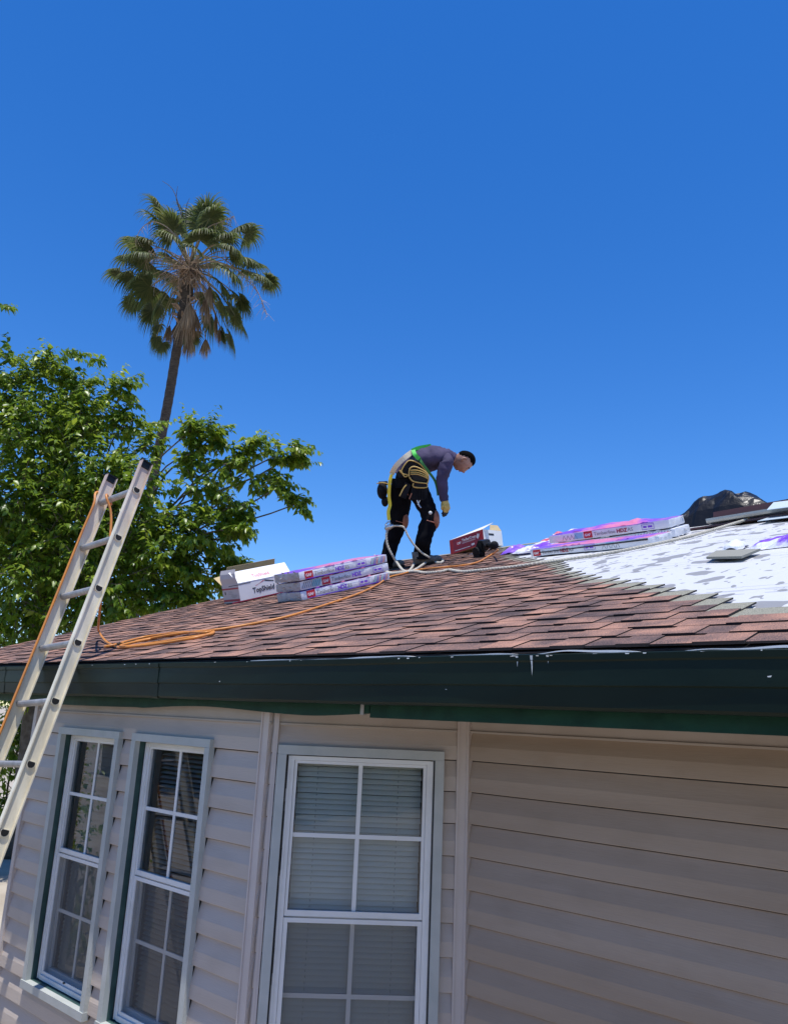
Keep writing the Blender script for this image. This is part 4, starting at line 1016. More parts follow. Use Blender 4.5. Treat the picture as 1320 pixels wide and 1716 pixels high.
# head: separate axes: crown direction to image right, face looks down
hc = mp(893,268,0); crown = (mp(960,245)-mp(830,275)).normalized(); face = (mp(905,380)-mp(885,270)).normalized(); face = (face-crown*face.dot(crown)).normalized(); side = crown.cross(face)
Hm = Matrix((face, side, crown)).transposed()
mb = MB(); 
vs = []; fs = []; seg, rings = 24, 18
for i in range(rings+1):
    th = math.pi*i/rings
    for k in range(seg):
        ph = 2*math.pi*k/seg
        x = math.sin(th)*math.cos(ph); y = math.sin(th)*math.sin(ph); z = math.cos(th)
        px, py, pz = x*.093, y*.074, z*.112
        if z < -.1: px += .012*max(0,x); py *= 1-.28*min(1, -z); px *= 1-.10*min(1,-z)
        if x > .75 and abs(y) < .35 and -.35 < z < .12: px += .020*(1-abs(y)/.35)*(1-abs(z+.15)/.3 if abs(z+.15) < .3 else 0)   # nose
        if x > .6 and .12 < z < .35: px += .004
        if x > .7 and abs(y) < .45 and -.62 < z < -.45: px += .006
        if x > .7 and .15 < abs(y) < .5 and 0 < z < .18: px -= .007
        if x > .5 and z < -.75: px += .012
        vs.append(hc + Hm @ Vector((px, py, pz)))
for i in range(rings):
    for k in range(seg): fs.append((i*seg+k, (i+1)*seg+k, (i+1)*seg+(k+1) % seg, i*seg+(k+1) % seg))
mb.add(vs, fs); build('head', mb, SKIN, ppl, smooth=True)
head = [c for c in ppl.children if c.name.startswith('head')][0]
hl = lambda x, y, z: hc + Hm @ Vector((x, y, z))
mb = MB(); 
for sg in (-1, 1): mb.sphere(hl(.074, .028*sg, .012), .009, 8, 6)
build('eye', mb, mat('eye', (.03,.02,.02), .2), head, smooth=True)
mb = MB()
for sg in (-1, 1): mb.tube([hl(.083,.012*sg,.034), hl(.083,.03*sg,.040), hl(.074,.046*sg,.034)], [.004,.005,.003], 6)
build('eyebrow', mb, HAIR, head)
mb = MB(); mb.tube([hl(.082,-.022,-.060), hl(.092,0,-.058), hl(.082,.022,-.060)], [.003,.006,.003], 6); build('mouth', mb, mat('lip', (.24,.09,.075), .5), head, smooth=True)
for sg in (-1, 1):
    mb = MB()
    mb.tube([hl(-.008,.074*sg,.028), hl(-.022,.082*sg,.020), hl(-.024,.083*sg,-.004), hl(-.012,.078*sg,-.026), hl(.0,.073*sg,-.028)], [.006,.009,.009,.008,.004], 8)
    mb.sphere(hl(-.008,.072*sg,0), .018, 8, 6, sc=(.8,.35,1.2), R=Hm)
    build('ear', mb, SKIN, head, smooth=True)
# hair cap: short, dark, faded sides
vs = []; fs = []; seg, rings = 28, 14
for i in range(rings+1):
    th = math.pi*.60*i/rings
    for k in range(seg):
        ph = 2*math.pi*k/seg; x = math.sin(th)*math.cos(ph); y = math.sin(th)*math.sin(ph); z = math.cos(th)
        lift = .010 + .004*noise.noise(Vector((x*6,y*6,z*6)))
        lim = .50+.2*max(0,x) if x > -.15 else .50-.75*min(1,(-x-.15)/.6)
        lim += .03*noise.noise(Vector((x*9,y*9,2)))
        lift = .002+.010*min(1,max(0,(z-lim)/.3))
        if z < lim: lift = -.012
        vs.append(hl(x*(.093+lift), y*(.074+lift), z*(.112+lift)))
for i in range(rings):
    for k in range(seg): fs.append((i*seg+k, (i+1)*seg+k, (i+1)*seg+(k+1) % seg, i*seg+(k+1) % seg))
mb = MB(); mb.add(vs, fs); build('hair', mb, HAIR, head, smooth=True)
mb = MB(); mb.tube([hl(-.052,0,-.03), hl(-.085,0,-.02)], [.03,.02], 8)
# gloves: palm and five bent fingers each
def glove(wr, kn, palm_n, label=None):
    wr = Vector(wr); kn = Vector(kn); dirn = (kn-wr).normalized(); pn = Vector(palm_n).normalized(); sd = dirn.cross(pn).normalized()
    g_ = MB(); g_.tube([wr-dirn*.035, wr, wr+dirn*.03, wr+dirn*.07, wr+dirn*.092], [.036,.034,.042,.045,.030], 12, flat=1.0)
    gp = build('glove', g_, [GLOVE], ppl, smooth=True)
    for i, (off, ln) in enumerate(((-.033,.066),(-.011,.078),(.012,.074),(.033,.058))):
        a = wr+dirn*.075+sd*off; b_ = a+dirn*ln*.45+sd*off*.15; c_ = b_+dirn*ln*.33+pn*ln*.18; e_ = c_+dirn*ln*.12+pn*ln*.26
        f_ = MB(); f_.tube([a-dirn*.02, a, b_], [.011,.0115,.0105], 8); build('glove_finger', f_, GLOVE, gp, smooth=True)
        f_ = MB(); f_.tube([b_-dirn*.002, c_, e_], [.011,.0100,.0075], 8); build('glove_fingertip', f_, GLOVEB, gp, smooth=True)
    a = wr+dirn*.025+sd*-.034; f_ = MB(); f_.tube([a+sd*.01, a-sd*.018+dirn*.022+pn*.01, a-sd*.020+dirn*.05+pn*.022], [.014,.0125,.009], 8); build('glove_thumb', f_, GLOVE, gp, smooth=True)
glove(mp(737,612,-.20), mp(748,700,-.20), (mp(700,650)-mp(760,650)).normalized()*.6+CF*.3)
glove(mp(735,608,.20), mp(742,690,.20), (mp(700,650)-mp(760,650)).normalized()*.6-CF*.3)
def loft(mb, secs, seg=22, amp=.006, sc=14, cap=True, sub=5):
    """secs = (centre, half size in the picture plane, half size in depth); smooth, lightly wrinkled"""
    P_ = smooth_path([q[0] for q in secs], sub); m_ = len(P_); xs = np.linspace(0, len(secs)-1, m_)
    ta = np.interp(xs, range(len(secs)), [q[1] for q in secs]); tb_ = np.interp(xs, range(len(secs)), [q[2] for q in secs]); vs = []; fs = []
    for i in range(m_):
        t = (P_[min(i+1,m_-1)]-P_[max(i-1,0)]).normalized(); tt = (t-CF*t.dot(CF)*.7).normalized(); a = tt.cross(CF).normalized(); b = CF.copy()
        for k in range(seg):
            th = 2*math.pi*k/seg; dv = a*math.cos(th)*ta[i]+b*math.sin(th)*tb_[i]; p = P_[i]+dv
            w_ = noise.noise(p*sc)*amp + noise.noise(Vector((xs[i]*6+3*math.sin(th), th, p.x)))*amp*.8
            vs.append(p+dv.normalized()*w_)
    for i in range(m_-1):
        for k in range(seg): fs.append((i*seg+k, i*seg+(k+1) % seg, (i+1)*seg+(k+1) % seg, (i+1)*seg+k))
    if cap: fs += [tuple(range(seg)), tuple((m_-1)*seg+k for k in reversed(range(seg)))]
    mb.add(vs, fs)
mb = MB()
loft(mb, [(mp(395,415),.125,.165),(mp(450,335),.140,.165),(mp(530,272),.138,.17),(mp(620,247),.126,.19),(mp(695,240),.112,.195),(mp(755,240),.092,.15),(mp(800,246),.066,.075),(mp(818,252),.058,.060)], amp=.014, sc=12)
for sg, nm in ((-1,'R'),(1,'L')):
    loft(mb, [(mp(715,235,sg*.10),.075,.07),(mp(748,265,sg*.17),.070,.068),(mp(735,335,sg*.19),.066,.064),(mp(714,415,sg*.20),.058,.056),(mp(716,510,sg*.20),.050,.048),(mp(734,608,sg*.20),.040,.038)], seg=16, amp=.011, sc=17)
build('shirt', mb, SHIRT, ppl, smooth=True)
mb = MB()
loft(mb, [(mp(455,378),.128,.172),(mp(425,430),.132,.178),(mp(420,500),.120,.170)], amp=.004)
loft(mb, [(mp(385,430,.07),.115,.10),(mp(370,520,.09),.112,.105),(mp(360,610,.10),.108,.10),(mp(350,700,.11),.098,.09),(mp(342,780,.12),.084,.082),(mp(318,870,.14),.082,.08),(mp(288,960,.16),.076,.074),(mp(258,1070,dl*.85),.068,.068),(mp(246,1165,dl),.066,.068)], amp=.010, sc=15)
loft(mb, [(mp(480,450,-.07),.112,.10),(mp(520,540,-.10),.102,.095),(mp(560,620,-.12),.094,.09),(mp(595,700,-.14),.084,.082),(mp(608,770,-.16),.080,.08),(mp(578,870,-.18),.083,.08),(mp(556,950,-.2),.078,.076),(mp(540,1040,dr*.9),.080,.078),(mp(541,1100,dr),.082,.08)], amp=.011, sc=15)
build('trousers', mb, PANTS, ppl, smooth=True)
# boots standing on the roof
imr = CR.copy(); imr = (imr - NR*imr.dot(NR)).normalized()
for (fp, sgn) in ((fl_, 0), (fr_, 1)):
    side_ = NR.cross(imr); Mb = frame(fp, imr, side_, NR); mb = MB(Mb)
    mb.tube([(-.085,0,.02),(-.08,0,.065),(-.075,0,.14)], [.045,.055,.058], 12)
    vs = []; 
    mb.sphere((-.02,0,.050), .05, 14, 10, sc=(2.3,.95,.95)); mb.sphere((.085,0,.040), .045, 12, 8, sc=(1.4,1.05,.85))
    bt_ = build('boot', mb, BOOT, ppl, smooth=True)
    mb = MB(Mb); mb.box((-.135,-.045,.0), (.145,.048,.018)); build('sole', mb, BLACKPL, bt_)
# knee pads
for (k_, dd, big) in (('kneeR', -.16, 1), ('kneeL', .12, 0)):
    c = J[k_][0]; fwd = CR*.75-CU*.15
    mb = MB(); mb.sphere(c+CR*.060-CU*.005-CF*.012, .075, 14, 10, sc=(.55,1.0,1.25), R=Matrix((CR,CF,CU)).transposed()); kp = build('knee_pad', mb, KNEE, ppl, smooth=True)
    mb = MB(); mb.tube([c+CR*.095-CU*.035-CF*.02, c+CR*.035-CU*.03-CF*.086, c-CR*.03-CU*.012-CF*.088], .011 if big else .005, 6, flat=.5); build('knee_strap', mb, mat('strap_orange',(.55,.22,.14),.6), kp)
mb = MB(); c = J['kneeR'][0]; mb.sphere(c+CU*.06-CF*.098+CR*.005, .018, 8, 6); build('knee_logo', mb, CHIP, ppl)
# tool pouches
def pouch(poly, dd, th, name, trim=None, Mx=NYLON, inner=None):
    P_ = [mp(x, y, dd) for x, y in poly]; mb = MB(); mb.slab(P_, CF, th); ob = build(name, mb, Mx, ppl)
    mb = MB(); q = P_+[P_[0]] if trim is None else [mp(x, y, dd-.004) for x, y in trim]
    mb.tube(smooth_path([p-CF*.003 for p in q], 4), .0065, 6); build('yellow_piping', mb, YTRIM, ob); return ob
pouch([(345,365),(385,300),(440,262),(520,285),(575,350),(600,400),(590,500),(470,490),(430,400),(360,400)], -.185, .03, 'tool_belt', trim=[(360,365),(395,300),(440,262),(520,290),(575,350),(600,395)])
pp = pouch([(432,330),(470,318),(595,390),(598,450),(580,490),(480,490),(440,430)], -.215, .05, 'tool_pouch', trim=[(432,400),(438,335),(480,315),(560,350),(597,395),(590,450),(560,455),(470,440),(435,405)])
mb = MB(); mb.slab([mp(x,y,-.222) for x, y in ((448,375),(500,365),(585,410),(575,440),(470,425))], CF, .004); build('pouch_mouth', mb, BLACKPL, pp)
for off, col in ((0, YTRIM), (18, GLOVE), (34, YTRIM)):
    mb = MB(); mb.tube(smooth_path([mp(445,345+off,-.224), mp(500,345+off,-.226), mp(560,365+off,-.226), mp(592,395+off*.7,-.224)], 4), .006, 6); build('yellow_piping', mb, col, pp)
pouch([(455,490),(592,495),(585,585),(555,600),(440,595)], -.205, .04, 'tool_pouch', trim=[(470,455),(475,488),(580,492),(585,455)])
mb = MB(); mb.box((0,0,0),(0,0,0)) if False else None
pouch([(400,445),(450,470),(405,590),(350,565)], -.20, .045, 'side_pouch', trim=[(352,565),(385,500),(410,470)])
pouch([(330,360),(375,340),(425,375),(410,410),(340,405)], -.19, .04, 'side_pouch', trim=[(350,345),(380,375),(425,385),(395,400),(365,350)])
mb = MB()
for i in range(5): mb.tube([mp(478+i*22,505,-.212), mp(476+i*22,590,-.212)], .005, 6)
build('pouch_rib', mb, NYLON, ppl)
mb = MB(); mb.tube([mp(500,600,-.20), mp(520,650,-.205), mp(535,665,-.205)], .007, 6); mb.tube([mp(525,600,-.20), mp(505,640,-.205)], .006, 6); build('hand_tool', mb, METAL, ppl)
mb = MB(); mb.tube([mp(455,540,-.21), mp(435,590,-.21)], .006, 6); build('pencil', mb, KNEE, ppl)
# rear bag
mb = MB(); mb.sphere(mp(205,520,.0), .085, 16, 12, sc=(.62,.8,1.0), R=Matrix((CR,CF,CU)).transposed()); mb.sphere(mp(228,610,.0), .06, 12, 8, sc=(.6,.7,.9), R=Matrix((CR,CF,CU)).transposed()); mb.tube([mp(175,458,0), mp(250,455,0)], .022, 8)
rb = build('rear_bag', mb, NYLON, ppl, smooth=True)
mb = MB(); mb.tube(smooth_path([mp(160,458,-.02), mp(205,450,-.06), mp(252,462,-.05)], 4), .006, 6); build('bag_edge', mb, YTRIM, rb)
def strap(pts, wd, M, name, n=None, th=.006):
    P_ = smooth_path([mp(*p) for p in pts], 5); mb = MB(); vs = []
    for i, p in enumerate(P_):
        t = (P_[min(i+1,len(P_)-1)]-P_[max(i-1,0)]).normalized(); s_ = t.cross(CF).normalized()*wd/2
        vs += [p-s_-CF*th, p+s_-CF*th, p+s_+CF*th, p-s_+CF*th]
    fs = []
    for i in range(len(P_)-1):
        for q in range(4): fs.append((4*i+q, 4*i+(q+1) % 4, 4*i+4+(q+1) % 4, 4*i+4+q))
    fs += [(0,1,2,3), tuple(4*(len(P_)-1)+q for q in (3,2,1,0))]
    mb.add(vs, fs); return build(name, mb, M, ppl)
strap([(285,380,-.12),(268,450,-.13),(262,560,-.12),(270,640,-.12),(256,700,-.13),(262,770,-.14)], .032, YSTRAP, 'lanyard_strap')
strap([(284,378,-.08),(322,310,-.15),(392,240,-.16),(462,188,-.12)], .05, BEIGE, 'beige_strap')
strap([(455,178,-.10),(520,153,-.08),(620,136,-.05)], .035, GREENS, 'harness_strap')
strap([(468,172,-.13),(482,212,-.185),(520,250,-.19)], .038, GREENS, 'harness_strap')
strap([(520,245,-.18),(548,290,-.20),(600,360,-.19),(650,430,-.165),(672,500,-.15),(680,560,-.12)], .024, mat('green_strap_shaded', (.035,.20,.04), .6), 'harness_strap')
strap([(515,235,-.155),(530,275,-.16),(548,300,-.16)], .016, CHIP, 'buckle')

# ------------------------------------------------------------------ white safety rope
pts = [mp(250,850,-.16), mp(240,905,-.18), mp(250,985,-.2), mp(290,1065,-.22), mp(330,1130,-.25)]
pts += [on_roof(675,955.5,.012), on_roof(685,957,.010), on_roof(692,948,.02), on_roof(697,938,.05), on_roof(708,936,.05), on_roof(726,935,.045), on_roof(741,938,.02), on_roof(738,943,.012), on_roof(720,941,.012), on_roof(712,944,.02)]
pts += [on_roof(x, y, .010) for x, y in ((700,952),(690,957),(672,958.5),(655,960),(647,957),(652,961),(672,960),(695,957.5),(712,960),(738,958),(752,955),(773,958),(800,956),(830,953),(860,950))]
rope_r = .0105
pts += [on_roof(x, y, .012) for x, y in ((900,944),(950,937),(1000,930),(1050,921),(1100,911),(1150,900),(1200,886))]
pts += [on_roof(1230,877,.02), on_roof(1262,867,.03), on_roof(1290,857,.03), on_roof(1322,846,.04), on_roof(1400,820,.05)]
sp = smooth_path(pts, 8)
mb = MB(); mb.tube(sp, rope_r, 8)
# laid strands: small ridges
rope = tag(build('safety_rope', mb, ROPE, smooth=True, loc=on_roof(860,950)), 'thick white safety rope along the ridge, looped at the worker\'s feet', 'rope')
# spiral strand so that the lay shows
L_ = [0]; 
for i in range(1, len(sp)): L_.append(L_[-1]+(sp[i]-sp[i-1]).length)
tot = L_[-1]; ns = int(tot/.009); hel = [[], []]; j = 0; refv = Vector((0,0,1))
for i in range(ns):
    s_ = i*.009
    while L_[j+1] < s_: j += 1
    f = (s_-L_[j])/max(1e-9, L_[j+1]-L_[j]); p = sp[j].lerp(sp[j+1], f); t = (sp[j+1]-sp[j]).normalized()
    a_ = (refv-t*refv.dot(t)); a_ = a_.normalized() if a_.length > 1e-3 else t.orthogonal().normalized(); refv = a_; b_ = t.cross(a_)
    th = s_*2*math.pi/.055
    for q in range(2): hel[q].append(p+(a_*math.cos(th+q*math.pi)+b_*math.sin(th+q*math.pi))*rope_r*.72)
for q in range(2):
    mb = MB(); mb.tube(hel[q], .0058, 5); build('rope_strand', mb, ROPE, rope, smooth=True)
# second lanyard rope and clip
mb = MB(); mb.tube(smooth_path([mp(262,845,-.17), mp(300,822,-.2), mp(350,820,-.22), mp(392,835,-.24), mp(425,905,-.26), mp(475,980,-.26), mp(540,1045,-.27), mp(600,1085,-.26), on_roof(722,938,.03)], 6), .0095, 8)
tag(build('lanyard_rope', mb, ROPE, smooth=True, loc=mp(425,905,-.26)), 'short looped white rope from the worker\'s thigh clip to the feet', 'rope')
mb = MB(); mb.tube([mp(235,850,-.15), mp(262,830,-.16), mp(300,812,-.17)], [.022,.028,.016], 10); mb.tube(smooth_path([mp(250,835,-.15), mp(232,810,-.15), mp(262,782,-.145), mp(275,815,-.15), mp(255,838,-.15)], 4), .007, 6)
tag(build('rope_grab_clip', mb, METAL, smooth=True, loc=mp(262,830,-.16)), 'metal clip joining the yellow lanyard to the white rope', 'clip')

# ------------------------------------------------------------------ trees
def leaf_cloud(name, L, parent, matr, kind=None, loc=None):
    """L: array rows = (pos3, dir3, normal3, length, width, rnd); each leaf = folded 6-vertex blade"""
    L = np.asarray(L); n_ = len(L); p = L[:, :3]; d = L[:, 3:6]; nn = L[:, 6:9]; ln = L[:, 9:10]; wd = L[:, 10:11]
    s = np.cross(d, nn); s /= np.linalg.norm(s, axis=1, keepdims=True)+1e-9; nn = np.cross(s, d)
    base = np.array(world_loc(parent)) if parent is not None else np.array(loc)
    p = p-base
    v0 = p; v1 = p+d*ln*.38+s*wd*.5+nn*wd*.16; v2 = p+d*ln*.38-s*wd*.5+nn*wd*.16; v3 = p+d*ln*.55-nn*ln*.02
    v4 = p+d*ln*.97-nn*ln*.16
    V = np.stack([v0, v1, v2, v3, v4], 1).reshape(-1, 3)
    F = np.array([[0,3,1],[0,2,3],[1,3,4],[3,2,4]]); idx = (np.arange(n_)*5)[:, None, None]+F[None]
    me = bpy.data.meshes.new(name); me.vertices.add(len(V)); me.vertices.foreach_set('co', V.astype(np.float32).ravel())
    nf = n_*4; me.loops.add(nf*3); me.loops.foreach_set('vertex_index', idx.astype(np.int32).ravel())
    me.polygons.add(nf); me.polygons.foreach_set('loop_start', np.arange(0, nf*3, 3, dtype=np.int32)); me.polygons.foreach_set('loop_total', np.full(nf, 3, np.int32))
    a = me.attributes.new('rnd', 'FLOAT', 'FACE'); a.data.foreach_set('value', np.repeat(L[:, 11], 4).astype(np.float32))
    me.materials.append(matr); me.update(calc_edges=True); me.validate()
    o = link(name, me, parent, base if parent is None else None)
    if kind: o['kind'] = kind
    return o
def unit(v): return v/ (np.linalg.norm(v)+1e-9)
def spray(out, p, d, length, nleaf, rr, lsize, stems=None, droop=.25):
    """a shoot with alternating drooping leaves"""
    p = np.array(p, float); d = unit(np.array(d, float)); step = length/nleaf; pts = [p.copy()]
    tone = rr.normal(.5, .18)
    for i in range(nleaf):
        d = unit(d + np.array([0,0,-droop*.12]) + rr.normal(0, .06, 3)); p = p+d*step; pts.append(p.copy())
        sd = unit(np.cross(d, [0,0,1])+rr.normal(0,.15,3)); sgn = 1 if i % 2 else -1
        for q in range(1 if i < nleaf-1 else 2):
            ld = unit(d*rr.uniform(.3,.9)+sd*sgn*rr.uniform(.5,1.0)+np.array([0,0,-rr.uniform(.25,1.0)]))
            nrm = unit(np.array([0,0,1.])+rr.normal(0,.35,3)); s_ = lsize*rr.uniform(.6,1.25)*(1-.35*(i/nleaf if i/nleaf > .7 else 0))
            out.append([*(p+rr.normal(0,.008,3)), *ld, *nrm, s_, s_*rr.uniform(.38,.62), min(1,max(0,tone+rr.normal(0,.14)))])
            sgn = -sgn
    if stems is not None: stems.append(pts)
def limb(mb, a, b, r0, r1, rr, sag=.1, n=7):
    a = np.array(a, float); b = np.array(b, float); pts = []
    for i in range(n+1):
        t = i/n; p = a*(1-t)+b*t; p[2] += sag*math.sin(t*math.pi); p += rr.normal(0,.03,3)*math.sin(t*math.pi)*3; pts.append(p)
    mb.tube(smooth_path(pts, 3), [r0+(r1-r0)*(i/(n*3)) for i in range(n*3+1)], 8); return pts
TD = 10.6
tree_base = Vector(at(60, 1200, 11.2)); tree_base.z = GZ
tree = thing('mulberry_tree', 'big leafy bright green tree left of the roof behind the ladder', 'tree', tree_base)
blobs = [(10,650,48,10.8),(75,635,36,10.9),(128,640,20,10.9),(60,730,85,10.6),(150,700,50,10.7),(205,650,20,10.8),(150,785,75,10.4),(35,840,95,10.3),(150,880,85,10.2),(230,820,52,10.2),(250,745,24,10.4),(210,705,22,10.6),
 (60,960,95,10.2),(180,970,80,10.0),(270,920,60,10.0),(290,985,42,10.0),(30,1060,70,10.2),(120,1050,60,10.0),(90,1150,70,11.5),(20,1250,75,11.6),(60,1350,60,11.8),(0,1430,60,11.8),(205,1010,40,10.0),
 (322,720,20,10.2),(320,760,26,10.1),(355,735,18,10.2),(330,815,40,10.0),(385,775,32,10.0),(430,745,20,10.1),(425,800,30,10.0),(470,760,20,10.0),(460,820,24,9.9),(495,845,18,9.9),(500,755,13,10.0),(385,850,36,9.9),(340,885,42,9.9),(400,885,20,9.8),(320,945,34,10.0),(375,952,18,10.3),(405,958,12,10.4),(345,968,30,10.1),(310,1000,30,10.1),(378,978,14,10.3),(262,1005,38,10.0),(300,890,45,10.1),(370,905,26,10.0),(560,0,0,0),
 (515,985,13,10.9),(-60,700,90,10.8),(-70,900,100,10.6),(-60,1100,90,10.8),(100,820,60,11.4),(60,900,80,11.6),(200,900,60,11.3),(120,700,50,11.4)]
rr = np.random.default_rng(5); leaves = []; stems = []; wood = MB()
hubp = Vector(at(70, 1010, 11.3)); 
trunk_pts = [tree_base, tree_base.lerp(hubp, .4)+Vector((.1,.05,0)), hubp]
for (x, y, r, d) in blobs:
    if r <= 0: continue
    c = np.array(at(x, y, d)); R_ = r*d/FPX
    limb(wood, hubp, c, .04 if r > 40 else .024, .008, rr, .15)
    vol = int((max(14, int(R_**2.2*400)) + 8)*(.55 if x > 400 and y < 900 else 1))
    for _ in range(vol):
        u_ = unit(rr.normal(0,1,3)); 
        st = c+u_*R_*rr.uniform(.1,.75)
        away = unit(u_*.8+np.array([0,0,.35])+rr.normal(0,.3,3)+np.array(CR)*.25)
        room = max(.14, R_*.8)
        spray(leaves, st, away, min(.62, room*rr.uniform(.7,1.15)), int(rr.integers(8,14)), rr, .125, stems)
# long leading shoots that give the crown its outline
shoots = [((80,600),(150,583)),((60,620),(95,575)),((20,610),(12,560)),((130,660),(190,628)),((180,645),(242,624)),((200,690),(248,690)),((215,720),(292,715)),
 ((325,760),(330,668)),((325,730),(372,680)),((345,745),(382,708)),((385,780),(450,712)),((410,770),(452,725)),((440,775),(548,740)),((480,765),(520,765)),((440,810),(512,820)),((470,830),(532,862)),((420,800),(500,795)),((385,860),(430,862)),((380,870),(424,895)),((350,920),(420,950)),((300,790),(312,745)),((500,990),(527,978)),((505,990),(515,972)),((140,600),(175,600)),((30,620),(50,585)),((0,520),(28,518)),((100,640),(60,570))]
for (a, b_) in shoots:
    d = 10.1 if a[0] > 300 else 10.7
    p0 = np.array(at(*a, d)); p1 = np.array(at(*b_, d+rr.uniform(-.3,.3))); L_ = np.linalg.norm(p1-p0)
    for q in range(4):
        spray(leaves, p0+rr.normal(0,.05,3)+(p1-p0)*q*.12, (p1-p0)/L_+rr.normal(0,.05+.05*(q > 0),3), L_*(1.0-.12*q-.15*(q > 0)), max(7, int(L_/.030)), rr, .12, stems, .12)
for pts in stems[::4]: wood.tube([Vector(p) for p in pts[::3]], .005, 4, cap=False)
mb = MB(); mb.tube(smooth_path(trunk_pts, 5), [.20,.19,.185,.18,.175,.17,.165,.16,.155,.15,.145], 12); build('trunk', mb, BARK, tree, smooth=True)
build('branches', wood, BARK, tree, smooth=True)
leaf_cloud('crown', leaves, tree, LEAF)
nleaves = len(leaves)
# darker neighbour tree low behind, seen under the eave and through gaps
def simple_tree(name, label, base, blobs_w, seed, matr, lsize=.12, dens=90, group=None):
    t_ = thing(name, label, 'tree' if 'tree' in name else 'shrub', base, group); rr = np.random.default_rng(seed); lv = []; wd = MB(); top = Vector(base)+Vector((0,0,1.6))
    for (c, R_) in blobs_w:
        limb(wd, top, c, .07, .015, rr)
        for _ in range(int(R_**2*dens)):
            u_ = unit(rr.normal(0,1,3)); spray(lv, np.array(c)+u_*R_*rr.uniform(.3,.95), unit(u_+rr.normal(0,.4,3)), .35, 8, rr, lsize)
    mb = MB(); mb.tube([base, top], [.16,.12], 10); build('trunk', mb, BARK, t_, smooth=True); build('branches', wd, BARK, t_, smooth=True); leaf_cloud('crown', lv, t_, matr)
    return t_
bs = Vector((-9.6, 2.2, GZ))
simple_tree('shrub_tree', 'dark green bushy tree seen low behind the ladder under the eave', bs, [((-9.6,2.2,-.1),.95),((-9.2,1.3,-.9),.8),((-10.3,3.2,-.3),1.1),((-8.9,2.6,-1.3),.7),((-9.9,1.6,-1.5),.9),((-7.6,1.5,-1.7),.55),((-8.3,2.0,-.9),.75),((-7.9,2.5,-.2),.5)], 3, LEAF, .10, 120)

bs = Vector((-7.6, 1.0, GZ))
simple_tree('garden_shrub', 'low green shrub at the far left foot of the ladder', bs, [((-7.5,.9,-1.2),.55),((-7.9,1.4,-1.5),.5),((-7.1,.7,-1.7),.45),((-7.9,.8,-.7),.4),((-8.4,1.1,-1.1),.6),((-6.9,1.1,-1.6),.4)], 13, LEAF, .08, 200)
# palm
PD = 18.0
def pp_(x, y, dd=0): return Vector(at(x, y, PD+dd))
pb = pp_(215, 1300); pb.z = GZ
palm = thing('fan_palm', 'tall fan palm with curved trunk rising behind the leafy tree', 'palm tree', pb)
tp = [pb, pp_(228,1000), pp_(247,860), pp_(264,765), pp_(277,700), pp_(286,650), pp_(294,600), pp_(303,550), pp_(312,500), pp_(317,462)]
mb = MB(); sp_ = smooth_path(tp, 6); rads = []
for i in range(len(sp_)): t = i/(len(sp_)-1); rads.append(.108-.006*t+.05*max(0,(t-.72)/.28) + .006*(i % 2))
mb.tube(sp_, rads, 14); build('trunk', mb, PALMBARK, palm, smooth=True)
mb = MB(); rr = np.random.default_rng(9)
for i in range(70):   # old leaf bases below the crown
    t = rr.uniform(0, 1); c = pp_(303+t*14, 550-t*85); a = rr.uniform(0, 2*math.pi); dv = Vector((math.cos(a), math.sin(a), .6)).normalized()
    mb.tube([c, c+dv*.22, c+dv*.34+Vector((0,0,-.05))], [.035,.022,.012], 5)
build('leaf_base_fibres', mb, DEADST, palm)
hub = pp_(318, 448)
def fan(target, size, matr, dead=False, seed=0, dd=0.0, droop=.55, start=None, orient=None):
    """frond: petiole from hub to blade centre then a folded fan of segments"""
    rr = np.random.default_rng(seed); c = pp_(*target, dd); h0 = Vector(hub) + (c-hub)*.08
    if start is not None: h0 = start
    mid = h0.lerp(c, .55)+Vector((0,0,.10*(c-h0).length))
    path = smooth_path([h0, mid, c], 6)
    mb = MB(); mb.tube(path, [.016-.008*i/(len(path)-1) for i in range(len(path))], 5, mi=0, av=.6)
    axis = (c-mid).normalized() if orient is None else orient
    if dead: axis = (axis*.35+Vector((0,0,-1))).normalized()
    up = Vector((0,0,1)); sd = axis.cross(up); sd = sd.normalized() if sd.length > .1 else CR.copy()
    nm = sd.cross(axis).normalized()
    tilt = rr.uniform(-.5,.5); nm = (nm*math.cos(tilt)+sd*math.sin(tilt)).normalized(); sd = axis.cross(nm).normalized()
    nseg = 44; spread = rad(125 if not dead else 27); size = size*(1.25 if not dead else 1.45)
    for i in range(nseg):
        a = -spread+2*spread*i/(nseg-1) + rr.normal(0,.02); dv = (axis*math.cos(a)+sd*math.sin(a)).normalized()
        ln = size*(1-.25*abs(a)/spread)*rr.uniform(.86,1.08); w_ = size*.040*(1.0 if not dead else .6)
        pts = [c]; p = c.copy(); v = dv.copy(); K = 7
        for k in range(K):
            v = (v+Vector((0,0,-droop*(.04+.95*max(0,(k/K-.25))**1.1)))).normalized(); p = p+v*ln/K; pts.append(p.copy())
        wv = [.25,1,1,.8,.5,.32,.18,.03]; fold = nm*(.35*w_)
        vs = []
        for k, q in enumerate(pts):
            s_ = v.cross(nm).normalized()*w_*wv[k] if False else (dv.cross(nm)).normalized()*w_*wv[k]
            vs += [q-s_+fold*wv[k]*(1 if i % 2 else -1), q+s_-fold*wv[k]*(1 if i % 2 else -1)]
        tone = rr.uniform(.15,.8) if not dead else rr.uniform(0,1)
        mb.add(vs, [(2*k,2*k+1,2*k+3,2*k+2) for k in range(K)], 1, tone)
    ob = build('frond', mb, [PETIOLE if not dead else DEADST, matr], palm, attr=True)
    return ob
